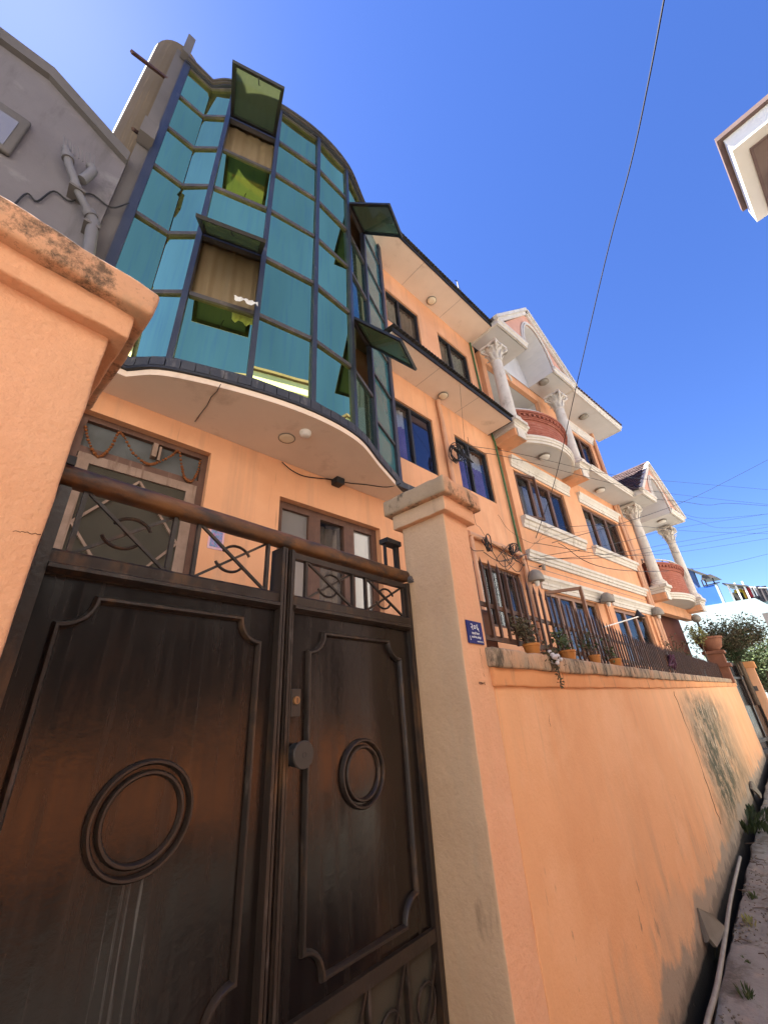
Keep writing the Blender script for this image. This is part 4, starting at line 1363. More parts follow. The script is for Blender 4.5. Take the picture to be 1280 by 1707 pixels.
# curved tan sheet rising behind the bay
ts = MB()
for k in range(15):
    a0, a1 = 200 - 170 * k / 15 - 10, 200 - 170 * (k + 1) / 15 - 10
    p0 = (-0.18 + 0.42 * math.cos(rad(a0)) * 0.9, 0.35 - 0.42 * math.sin(rad(a0)) * 0.9)
    p1 = (-0.18 + 0.42 * math.cos(rad(a1)) * 0.9, 0.35 - 0.42 * math.sin(rad(a1)) * 0.9)
    ts.quad((*p0, 6.6), (*p1, 6.6), (*p1, 11.25), (*p0, 11.25))
ts.box(-0.05, 0.5, 0.1, 0.14, 10.35, 11.15)
ha.part('stair_sheet', ts, 'sheet_tan', smooth=60)
ha.part('steel_bar', MB().bar(FA.P(219, 85, -0.35), FA.P(288, 138, -0.2), 0.035, 0.035), 'rail')
ha.part('steel_bar', MB().bar(FA.P(221, 214, -0.3), FA.P(247, 234, -0.15), 0.03, 0.03), 'rail')

# things on and in this house
CL = 'window curtains'
curtain(FA, 4.02, 4.36, 5.26, 6.37, 0.16, 'curtain_purple', 'purple curtain with white top behind the window beside the bay jamb', 3, 4, 'curtain_white')
curtain(FA, 5.65, 6.04, 5.28, 6.37, 0.16, 'curtain_purple', 'purple curtain behind the cable coil window, narrow pane', 4, 5, 'curtain_white')
curtain(FA, 6.07, 6.64, 5.28, 6.37, 0.17, 'curtain_purple', 'purple curtain behind the wide pane of the cable coil window', 5, 6, 'curtain_white')
curtain(FA, 4.04, 4.37, 8.43, 9.28, 0.15, 'curtain_net', 'patterned net curtain in the top window beside the bay', 6, 4)
curtain(FA, 4.42, 4.93, 8.43, 9.28, 0.16, 'curtain_brown', 'brownish curtain in the wide pane of the top window beside the bay', 7, 6)
curtain(FA, 5.67, 6.04, 8.41, 9.26, 0.15, 'curtain_brown', 'brownish curtain in the narrow pane of the top window next to the column', 8, 4)
curtain(FA, 6.09, 6.69, 8.41, 9.26, 0.16, 'curtain_net', 'pale net curtain in the wide pane of the top window next to the column', 9, 6)
curtain(FA, 2.56, 2.90, 2.45, 3.73, 0.24, 'curtain_brown', 'dim curtain behind the middle pane of the brown wooden window under the bay', 10, 3)


def ceiling_light(fr, u, v, z, r, label, rim='lamp_rim', glass='lamp_white', h=0.035, group='round ceiling lights'):
    t = Thing('ceiling_light', label, 'lamp', fr, (u, v, z), group)
    t.part('rim', MB().lathe(u, v, [(r * 0.8, z + 0.012), (r, z + 0.004), (r * 1.02, z - h * 0.4), (r * 0.93, z - h * 0.55), (r * 0.9, z - h * 0.4)], 24), rim, smooth=40)
    t.part('diffuser', MB().lathe(u, v, [(r * 0.9, z - h * 0.4), (r * 0.8, z - h * 0.8), (r * 0.5, z - h), (0.001, z - h * 1.05)], 24), glass, smooth=60)


q = FA.Z(478, 730, 4.28)
ceiling_light(FA, q[0], q[1], 4.278, 0.088, 'flat cream ceiling light under the bay, flush with the soffit', 'lamp_rim', 'lamp_white', 0.012)
q = FA.Z(509, 720, 4.28)
ceiling_light(FA, q[0], q[1], 4.272, 0.062, 'small white drum ceiling light under the bay', 'lamp_pale', 'lamp_pale', 0.05)
ceiling_light(FA, 5.17, -0.18, 7.025, 0.10, 'round cream light under the canopy between the purple curtain windows', 'lamp_rim', 'lamp_white', 0.035)
ceiling_light(FA, 5.33, -0.18, 9.945, 0.11, 'round cream light under the top eave between the net curtain windows', 'lamp_rim', 'lamp_white', 0.04)
q = FA.P(562, 803, -0.05)
t = Thing('flood_light', 'small black box lamp fixed at the wall under the bay', 'lamp', FA, (q[0], -0.05, q[2]))
t.part('housing', MB().rbox(q[0] - 0.06, q[0] + 0.06, -0.13, -0.005, q[2] - 0.055, q[2] + 0.05, r=0.008, step=0.05, amp=0), 'black', smooth=40)
t.part('bracket', MB().box(q[0] - 0.02, q[0] + 0.02, -0.03, 0.0, q[2] + 0.05, q[2] + 0.1), 'black')
wp = [FA.P(x, y, -0.02) for x, y in ((470, 770), (485, 783), (505, 793), (530, 797), (550, 799))] + [FA.Z(580, 805, 4.27), FA.Z(610, 808, 4.27), FA.Z(645, 812, 4.27), FA.Z(668, 806, 4.30)]
single('lamp_cable', MB().tube(catmull(wp, 5), 0.006, 6), 'rubber', FA, (2.6, -0.03, 4.2), 'thin dark cable running to the black box lamp under the bay', 'cable', smooth=60)
# dried garland on the door
t = Thing('door_garland', 'dried brown marigold garland looped over the entrance door', 'garland', FA, (0.6, 0.06, 3.7))
gp = [(142, 706), (147, 733), (158, 756), (168, 760), (185, 745), (197, 722), (206, 727), (222, 755), (245, 773), (262, 771), (285, 760), (298, 752), (303, 778), (308, 796), (318, 803), (328, 790), (334, 768)]
g3 = catmull([FA.P(x, y, 0.055) for x, y in gp], 5)
bead = MB().lathe(0, 0, [(0.002, -0.012), (0.011, -0.007), (0.013, 0), (0.010, 0.008), (0.002, 0.012)], 7)
bme = bead.mesh('blossom', 'garland', smooth=70)
acc, last = 0, Vector(g3[0])
for p in g3:
    p = Vector(p)
    if (p - last).length > 0.0125:
        last = p
        sc = RND.uniform(0.8, 1.25)
        t.inst('blossom', bme, (p.x, p.y + RND.uniform(-0.004, 0.004), p.z), (RND.uniform(0, 3), RND.uniform(0, 3), RND.uniform(0, 3)), (sc, sc, sc))
t.part('string', MB().tube(g3, 0.003, 5), 'bark')
# small picture on the wall
q0, q1 = FA.P(345, 913, -0.006), FA.P(376, 880, -0.006)
t = Thing('wall_print', 'small pink bordered picture pasted on the orange wall by the door', 'picture', FA, ((q0[0] + q1[0]) / 2, -0.004, q0[2]))
t.part('border', MB().rbox(q0[0], q1[0], -0.006, -0.001, q0[2], q1[2] + 0.04, r=0.0015, step=0.02, amp=0.002, freq=30), 'pic_pink')
t.part('print', MB().box(q0[0] + 0.018, q1[0] - 0.018, -0.0085, -0.0075, q0[2] + 0.022, q1[2] + 0.02), 'pic_blue')
# white cloth lying over the bay transom
cl = MB()
c0, c1 = FA.P(385, 502, -0.64), FA.P(424, 514, -0.72)
n = 14
rows = []
for j in range(5):
    rows.append([(c0[0] + (c1[0] - c0[0]) * i / n, c0[1] + (c1[1] - c0[1]) * i / n - 0.06 - 0.010 * j - 0.008 * math.sin(i * 1.9 + j), c0[2] + (c1[2] - c0[2]) * i / n + 0.035 - (0.026 + 0.006 * math.sin(i * 0.9)) * j) for i in range(n + 1)])
for j in range(4):
    for i in range(n):
        cl.quad(rows[j][i], rows[j + 1][i], rows[j + 1][i + 1], rows[j][i + 1])
single('cloth', cl, 'cloth_white', FA, c0, 'crumpled white cloth hanging over the bay window rail', 'cloth', smooth=70)


def coil(fr, u, v, z, r, n, label, tilt, seed):
    t = Thing('cable_coil', label, 'cable', fr, (u, v, z), 'cable coils on the facade')
    rr = random.Random(seed)
    for k in range(n):
        R_ = r * rr.uniform(0.85, 1.12)
        cx, cz = rr.uniform(-0.02, 0.02), rr.uniform(-0.02, 0.02)
        path = []
        for i in range(24):
            a = 2 * math.pi * i / 24
            x, y, zz = R_ * 0.72 * math.cos(a), 0.05 * math.sin(a + k) * rr.uniform(0.7, 1), R_ * math.sin(a)
            path.append((u + cx + x * math.cos(tilt) - zz * math.sin(tilt), v + y - 0.012 * k, z + cz + x * math.sin(tilt) + zz * math.cos(tilt)))
        t.part('loop', MB().tube(path, 0.009, 6, closed=True), 'rubber', smooth=60)
    return t


q = FA.P(757, 757, -0.14)
tc = coil(FA, q[0], -0.14, q[2], 0.19, 6, 'big black cable coil with loose ends hung on the facade pipe between two windows', -0.5, 5)
ends = MB()
for k in range(9):
    p = [Vector((q[0] + 0.05, -0.15, q[2] + 0.12))]
    for i in range(5):
        p.append(p[-1] + Vector((RND.uniform(-0.06, 0.16), RND.uniform(-0.03, 0.03), RND.uniform(-0.16, 0.10))))
    ends.tube(catmull(p, 4), 0.0045, 5)
tc.part('loose_end', ends, 'rubber', smooth=60)
tc.part('tie', MB().tube([(q[0] - 0.05, -0.13, q[2] + 0.16), (q[0] + 0.3, -0.15, q[2] + 0.10), (q[0] + 0.55, -0.16, q[2] + 0.03)], [0.02, 0.035, 0.012], 7), 'rubber', smooth=60)
q = FA.P(811, 907, -0.12)
coil(FA, q[0], -0.12, q[2], 0.13, 4, 'small black cable ring hanging from the horizontal pipe above the fence', 0.2, 6)
q = FA.P(853, 916, -0.14)
coil(FA, q[0], -0.14, q[2], 0.12, 5, 'black cable loops bunched at the pipe elbow beside the green drainpipe', -0.9, 7)
# antenna on the roof
q = FA.P(766, 487, 0.6)
t = Thing('roof_antenna', 'thin pole aerial standing on the roof edge with a guy wire', 'antenna', FA, (q[0], 0.6, 10.2))
t.part('pole', MB().tube([(q[0], 0.6, 10.2), (q[0], 0.6, q[2] + 0.55)], 0.02, 8), 'pvc_white', smooth=60)
t.part('arm', MB().bar((q[0] - 0.12, 0.6, q[2] + 0.5), (q[0] + 0.02, 0.6, q[2] + 0.58), 0.02, 0.02), 'black')
t.part('guy_wire', MB().tube([(q[0], 0.6, q[2] + 0.4), (q[0] + 1.5, 0.3, 10.25)], 0.005, 5), 'rubber')

# ================================================================== house with the columns
hb = Thing('column_house', 'orange house with white columns, brick balconies and a gabled porch', 'house', FB, (11.5, 3.0, 0))
G1, G2 = (7.55, 9.80, 2.30, 3.62), (10.64, 12.70, 2.30, 3.62)
W1, W2 = (7.46, 9.68, 5.20, 6.41), (10.60, 12.84, 5.20, 6.42)
LOG = (7.35, 9.85, 7.22, 9.64)
TW = (11.45, 12.95, 8.20, 9.36)
X0, X1 = 7.165, 13.35
mb = MB()
wall_grid(mb, X0, X1, 0, 9.98, 0.0, [G1, G2, W1, W2, LOG, TW], 0.12)
mb.quad((X1, 0, 0), (X1, 1.3, 0), (X1, 1.3, 9.98), (X1, 0, 9.98))
mb.quad((X0, 0, 0), (X0, 0, 9.98), (X0, 7, 9.98), (X0, 7, 0))
mb.quad((X0, 7, 0), (X0, 7, 9.98), (17.2, 7, 9.98), (17.2, 7, 0))
mb.quad((X1, 1.3, 7.2), (X1, 7, 7.2), (X1, 7, 9.98), (X1, 1.3, 9.98))
hb.part('wall', mb, 'orange')
# porch wing: set back wall, upper room
mb = MB()
mb.quad((X1, 0.45, 0), (17.0, 0.45, 0), (17.0, 0.45, 4.19), (X1, 0.45, 4.19))
mb.quad((X1, 0.40, 4.35), (15.2, 0.40, 4.35), (15.2, 0.40, 7.2), (X1, 0.40, 7.2))
mb.quad((15.2, 0.40, 4.35), (15.2, 7, 4.35), (15.2, 7, 7.2), (15.2, 0.40, 7.2))
mb.quad((17.0, 0.45, 0), (17.0, 7, 0), (17.0, 7, 4.3), (17.0, 0.45, 4.3))
hb.part('porch_wall', mb, 'porch_red')
hb.part('room_wall', MB().box(14.5, 15.21, 0.25, 0.395, 4.36, 7.18), 'orange')
room(hb, LOG[0], LOG[1], LOG[2], LOG[3], 0.125, 1.2, 'soffit_pale', None)
win = [
    (W1, [8.15, 9.0], ['clear', 'clear', 'clear']), (W2, [11.25, 12.1], ['clear', 'clear', 'clear']),
    (G1, [8.15, 8.75, 9.3], ['clear'] * 4), (G2, [11.3, 12.0], ['clear'] * 3), (TW, [12.2], ['clear', 'clear'])]
for (a, b, c, d), cuts, gl in win:
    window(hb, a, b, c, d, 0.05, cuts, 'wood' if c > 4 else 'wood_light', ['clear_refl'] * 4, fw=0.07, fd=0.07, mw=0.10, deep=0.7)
# open casement at the first floor window and the small one below
hb.part('open_casement', MB().bar((7.53, 0.04, 6.34), (8.10, -0.10, 6.34), 0.04, 0.06).bar((7.53, 0.04, 5.27), (8.10, -0.10, 5.27), 0.04, 0.06).bar((8.10, -0.10, 5.24), (8.10, -0.10, 6.37), 0.06, 0.04, (1, 0, 0)).bar((7.53, 0.04, 5.24), (7.53, 0.04, 6.37), 0.05, 0.04, (1, 0, 0)), 'wood')
hb.part('open_casement', MB().bar((7.62, 0.02, 3.58), (7.95, -0.52, 3.58), 0.045, 0.055).bar((7.62, 0.02, 2.4), (7.95, -0.52, 2.4), 0.045, 0.055).bar((7.95, -0.52, 2.37), (7.95, -0.52, 3.61), 0.06, 0.045, (1, 0, 0)), 'wood_light')
curtain(FB, 7.56, 9.60, 5.28, 6.34, 0.3, 'curtain_white', 'white curtain behind the window with the open casement', 21, 14)
curtain(FB, 10.68, 12.76, 5.28, 6.34, 0.3, 'curtain_white', 'white curtain behind the first floor window beside the porch columns', 22, 14)
curtain(FB, 7.65, 9.70, 2.35, 3.55, 0.3, 'curtain_brown', 'dim curtain behind the ground floor window with the small open casement', 23, 14)


def moulding(u0, u1, prof, name='moulding', ret=True):
    """white moulding with mitred returns: prof = (out, z) from bottom to top."""
    mb = MB()
    mb.sweep([(-0.0, prof[0][1])] + prof + [(-0.0, prof[-1][1])], [(u0, 0.0 + 0.0), (u1, 0.0)])
    hb.part(name, mb, 'white', smooth=30)


def hood(u0, u1, z0, z1, d=0.10):
    h = z1 - z0
    moulding(u0, u1, [(d * 0.35, z0), (d * 0.35, z0 + h * 0.28), (d * 0.5, z0 + h * 0.32), (d * 0.5, z0 + h * 0.5), (d * 0.7, z0 + h * 0.62), (d * 0.85, z0 + h * 0.72), (d, z0 + h * 0.76), (d, z1)], 'window_hood')


def sill(u0, u1, z0, z1, d=0.12):
    h = z1 - z0
    moulding(u0, u1, [(d * 0.4, z0), (d * 0.4, z0 + h * 0.25), (d * 0.6, z0 + h * 0.35), (d * 0.7, z0 + h * 0.6), (d, z0 + h * 0.66), (d, z1)], 'window_sill')


hood(7.38, 10.0, 6.46, 6.74)
hood(10.52, 13.12, 6.47, 6.76)
sill(7.30, 9.98, 4.93, 5.18)
sill(10.45, 13.12, 4.93, 5.17)
hood(7.45, 10.10, 3.64, 3.90)
hood(10.60, 13.25, 3.66, 3.92)
hood(11.35, 13.15, 9.42, 9.68)
moulding(7.18, 13.345, [(0.05, 4.18), (0.05, 4.24), (0.075, 4.25), (0.075, 4.31), (0.10, 4.33), (0.10, 4.39)], 'string_course')
hb.part('score_line', MB().box(7.18, 13.34, -0.004, 0.0, 4.06, 4.072), 'brown_soffit')
hb.part('downpipe', MB().tube([(13.22, -0.06, 9.9), (13.22, -0.06, 7.2), (13.24, -0.06, 4.3), (13.26, -0.06, 1.4)], 0.06, 10).tube([(13.02, -0.05, 7.05), (13.10, -0.05, 4.3), (13.10, -0.05, 1.4)], 0.05, 10), 'pvc_orange', smooth=60)
hb.part('pilaster', MB().box(10.14, 10.42, -0.05, 0.0, 1.4, 3.85).box(10.20, 10.36, -0.062, -0.05, 1.4, 3.75), 'orange')
hb.part('pilaster', MB().box(12.86, 13.0, -0.05, 0.0, 1.4, 3.6), 'orange')

# ---------------------------------------------------------------- columns
RC = 0.125
SH = []
cm = MB()
H_ = 2.5
prof = [(0.20, 0.0), (0.20, 0.045), (0.185, 0.06), (0.192, 0.085), (0.18, 0.105), (0.152, 0.115), (0.160, 0.14), (0.145, 0.16), (0.128, 0.175)]
prof += [(0.128 - 0.018 * (k / 8) ** 1.5, 0.175 + (1.90 - 0.175) * k / 8) for k in range(1, 9)]
prof += [(0.126, 1.905), (0.128, 1.925), (0.112, 1.94)]
cm.lathe(0, 0, prof, 24)
SHAFT = cm.mesh('column_shaft', 'white', smooth=35)
cb = MB()
cb.box(-0.21, 0.21, -0.21, 0.21, -0.07, 0.002)
BASEM = cb.mesh('column_plinth', 'white')
cp = MB()
cp.lathe(0, 0, [(0.112, 1.94), (0.116, 2.05), (0.128, 2.18), (0.155, 2.28), (0.185, 2.33), (0.10, 2.34)], 20)
for ring, (n, zb, h, out, wd, rot) in enumerate(((8, 1.945, 0.17, 0.075, 0.072, 0), (8, 2.03, 0.20, 0.085, 0.075, 22.5))):
    for k in range(n):
        a = rad(rot + 360 * k / n)
        ca, sa = math.cos(a), math.sin(a)
        prev = None
        for j, (f, o_, ws) in enumerate(((0, 0.004, 0.8), (0.3, 0.012, 1.0), (0.6, 0.028, 1.0), (0.85, 0.06, 0.85), (1.0, out, 0.6), (0.9, out * 1.25, 0.4), (0.78, out * 1.15, 0.25))):
            r_ = 0.116 + o_
            z = zb + h * f
            hw = wd * ws / 2
            mid = ((r_ + 0.010) * ca, (r_ + 0.010) * sa, z)
            l = (r_ * ca - hw * sa, r_ * sa + hw * ca, z)
            rr = (r_ * ca + hw * sa, r_ * sa - hw * ca, z)
            if prev:
                cp.quad(prev[0], l, mid, prev[1])
                cp.quad(prev[1], mid, rr, prev[2])
            prev = (l, mid, rr)
for k in range(4):
    a = rad(45 + 90 * k)
    ca, sa = math.cos(a), math.sin(a)
    sp = []
    for j in range(16):
        th = rad(-90 + 35 * j)
        r_ = 0.058 * (1 - j / 19)
        sp.append(((0.225 + r_ * math.cos(th)) * ca, (0.225 + r_ * math.cos(th)) * sa, 2.285 + r_ * math.sin(th)))
    cp.tube([(0.13 * ca, 0.13 * sa, 2.13), (0.17 * ca, 0.17 * sa, 2.19)] + sp, [0.02, 0.024] + [0.024 * (1 - j / 24) for j in range(16)], 7)
    a = rad(90 * k)
    cp.lathe(0.19 * math.cos(a), 0.19 * math.sin(a), [(0.004, 2.28), (0.032, 2.30), (0.036, 2.33), (0.02, 2.36), (0.002, 2.365)], 8)
ab = []
for k in range(4):
    a0 = 45 + 90 * k
    c0 = (0.30 * math.cos(rad(a0)), 0.30 * math.sin(rad(a0)))
    c1 = (0.30 * math.cos(rad(a0 + 90)), 0.30 * math.sin(rad(a0 + 90)))
    mid = (0.175 * math.cos(rad(a0 + 45)), 0.175 * math.sin(rad(a0 + 45)))
    for j in range(6):
        f = j / 6
        ab.append(((1 - f) ** 2 * c0[0] + 2 * f * (1 - f) * mid[0] + f * f * c1[0], (1 - f) ** 2 * c0[1] + 2 * f * (1 - f) * mid[1] + f * f * c1[1]))
cp.prism_z(ab, 2.34, 2.385)
cp.prism_z([(x * 0.92, y * 0.92) for x, y in ab], 2.385, 2.43)
CAPM = cp.mesh('capital', 'white', smooth=50)


def column(x, v, z, sc):
    e = hb.inst('column', SHAFT, (x, v, z), scale=(1.13, 1.13, sc))
    for nm, me in (('capital', CAPM), ('plinth', BASEM)):
        o = bpy.data.objects.new(nm, me)
        COL.objects.link(o)
        o.parent = e
        o.scale = (1, 1, 1.0)
    return e


# ---------------------------------------------------------------- upper balcony (second floor)
def balcony(x0, x1, vb, bulge, zs, brick_top, beams):
    """slab with a curved edge between two beams, brick parapet, brick cornice and rail."""
    n = 16
    cx = (x0 + x1) / 2
    half = (x1 - x0) / 2
    R_ = (half ** 2 + bulge ** 2) / (2 * bulge)
    a = math.degrees(math.asin(half / R_))
    path = [(cx + R_ * math.sin(rad(-a + 2 * a * k / n)), vb - bulge + R_ - R_ * math.cos(rad(-a + 2 * a * k / n))) for k in range(n + 1)]
    slab = MB().prism_z([(x0, 0.0)] + path + [(x1, 0.0)], zs, zs + 0.10)
    s_ = hb.part('balcony_slab', slab, 'soffit_pale')
    cor = MB().sweep([(0.0, zs - 0.005), (0.05, zs - 0.005), (0.05, zs + 0.06), (0.075, zs + 0.065), (0.075, zs + 0.115), (0.10, zs + 0.13), (0.10, zs + 0.18), (0.0, zs + 0.18)], path)
    hb.part('slab_cornice', cor, 'white', s_, smooth=35)
    zb = zs + 0.18
    par = hb.part('brick_parapet', MB().sweep([(-0.10, zb), (0.0, zb), (0.0, brick_top - 0.22), (-0.10, brick_top - 0.22)], path), 'brick')
    # brick courses with recessed joints: the face is stepped course by course
    cs = MB()
    nc = int((brick_top - 0.24 - zb) / 0.072)
    for k in range(nc):
        z = zb + 0.072 * k
        cs.sweep([(0.0, z + 0.005), (0.006, z + 0.008), (0.006, z + 0.064), (0.0, z + 0.067)], path)
    hb.part('brick_course', cs, 'brick', par)
    zt = brick_top - 0.22
    for o_, z0, z1 in ((0.03, 0.0, 0.04), (0.045, 0.04, 0.07), (0.075, 0.135, 0.165), (0.10, 0.165, 0.215)):
        hb.part('brick_cornice', MB().sweep([(-0.10, zt + z0 + 0.001), (o_, zt + z0 + 0.001), (o_, zt + z1), (-0.10, zt + z1)], path), 'brick', par)
    hb.part('brick_cornice', MB().sweep([(-0.10, zt + 0.071), (0.028, zt + 0.071), (0.028, zt + 0.134), (-0.10, zt + 0.134)], path), 'brick', par)
    tot = 2 * rad(a) * R_
    nd = int(tot / 0.13)
    for k in range(nd):
        th = -a + 2 * a * (k + 0.5) / nd
        px, py = cx + R_ * math.sin(rad(th)), vb - bulge + R_ - R_ * math.cos(rad(th))
        nx, ny = math.sin(rad(th)), -math.cos(rad(th))
        d = MB().bar((px + nx * 0.0, py + ny * 0.0, zt + 0.103), (px + nx * 0.072, py + ny * 0.072, zt + 0.103), 0.062, 0.058)
        hb.part('dentil_brick', d, 'brick', par)
    rail = [(x, y + 0.02, brick_top + 0.11) for x, y in path]
    hb.part('hand_rail', MB().tube(rail, 0.026, 8), 'soffit_pale', par, smooth=60)
    for k in range(0, n + 1, 2):
        rp = MB().box(path[k][0] - 0.012, path[k][0] + 0.012, path[k][1] + 0.008, path[k][1] + 0.032, brick_top - 0.005, brick_top + 0.09)
        hb.part('rail_post', rp, 'rail', par)
    for bx0, bx1, bv in beams:
        bm = hb.part('beam', MB().box(bx0, bx1, bv, 0.0, zs - 0.10, zs + 0.08), 'orange')
        prof = [(0.0, zs + 0.075), (0.03, zs + 0.08), (0.03, zs + 0.14), (0.055, zs + 0.16), (0.055, zs + 0.20), (0.09, zs + 0.22), (0.09, zs + 0.275), (0.0, zs + 0.275)]
        hb.part('beam_cornice', MB().sweep(prof, [(bx0, 0.0), (bx0, bv), (bx1, bv), (bx1, 0.0)]), 'white', bm, smooth=30)
        hb.part('beam_top', MB().box(bx0 + 0.001, bx1 - 0.001, bv + 0.001, 0.0, zs + 0.085, zs + 0.272), 'white', bm)
        hb.part('tassel', MB().box(bx0 + 0.06, bx1 - 0.06, bv - 0.03, bv - 0.004, zs - 0.12, zs + 0.085), 'white', bm)


balcony(7.42, 9.86, -0.26, 0.43, 6.95, 7.86, [(6.98, 7.40, -0.52), (9.88, 10.32, -0.52)])
column(7.12, -0.42, 7.24, 1.0)
column(10.06, -0.42, 7.24, 1.0)
balcony(13.75, 16.5, -0.06, 0.46, 4.18, 5.30, [(13.37, 13.74, -0.42), (16.5, 16.95, -0.42)])
column(13.55, -0.30, 4.47, 1.075)
column(16.66, -0.30, 4.47, 1.075)
hb.part('porch_slab', MB().box(13.37, 16.95, 0.0, 1.3, 4.19, 4.34), 'soffit_pale')
hb.part('porch_beam', MB().box(13.37, 16.90, 0.005, 0.22, 3.86, 4.185), 'orange')


# ---------------------------------------------------------------- eaves, gables
def eave_band(x0, x1, vo, z, tiles=True, end=True):
    e = hb.part('eave', MB().box(x0, x1, vo + 0.02, 0.0, z, z + 0.06), 'soffit_pale')
    prof = [(0.0, z - 0.01), (0.03, z - 0.01), (0.03, z + 0.05), (0.055, z + 0.06), (0.055, z + 0.10), (0.08, z + 0.12), (0.08, z + 0.15), (0.0, z + 0.15)]
    path = [(x0, vo + 0.02), (x1, vo + 0.02)] + ([(x1, 0.0)] if end else [])
    hb.part('eave_cornice', MB().sweep(prof, path), 'white', e, smooth=30)
    if tiles:
        n = int((x1 - x0) / 0.16)
        for k in range(n):
            a = x0 + (x1 - x0) * k / n
            w_ = (x1 - x0) / n
            poly = [(a + 0.005, z + 0.155), (a + w_ - 0.005, z + 0.155), (a + w_ * 0.8, z + 0.19), (a + w_ * 0.2, z + 0.19)]
            hb.part('eave_tile', MB().prism_v(poly, vo - 0.10, 0.15), 'roof_tile', e)
    return e


eave_band(10.62, 13.86, -0.78, 9.90)
eave_band(10.34, 13.10, -0.62, 7.10, tiles=False, end=False)
hb.part('eave_top', MB().box(10.34, 13.34, -0.6, -0.003, 7.252, 7.28), 'concrete')
hb.part('roof', MB().prism_u([(0.02, 10.02), (6.9, 10.06), (3.2, 11.4)], X0 + 0.05, X1 + 0.4), 'roof_tile')


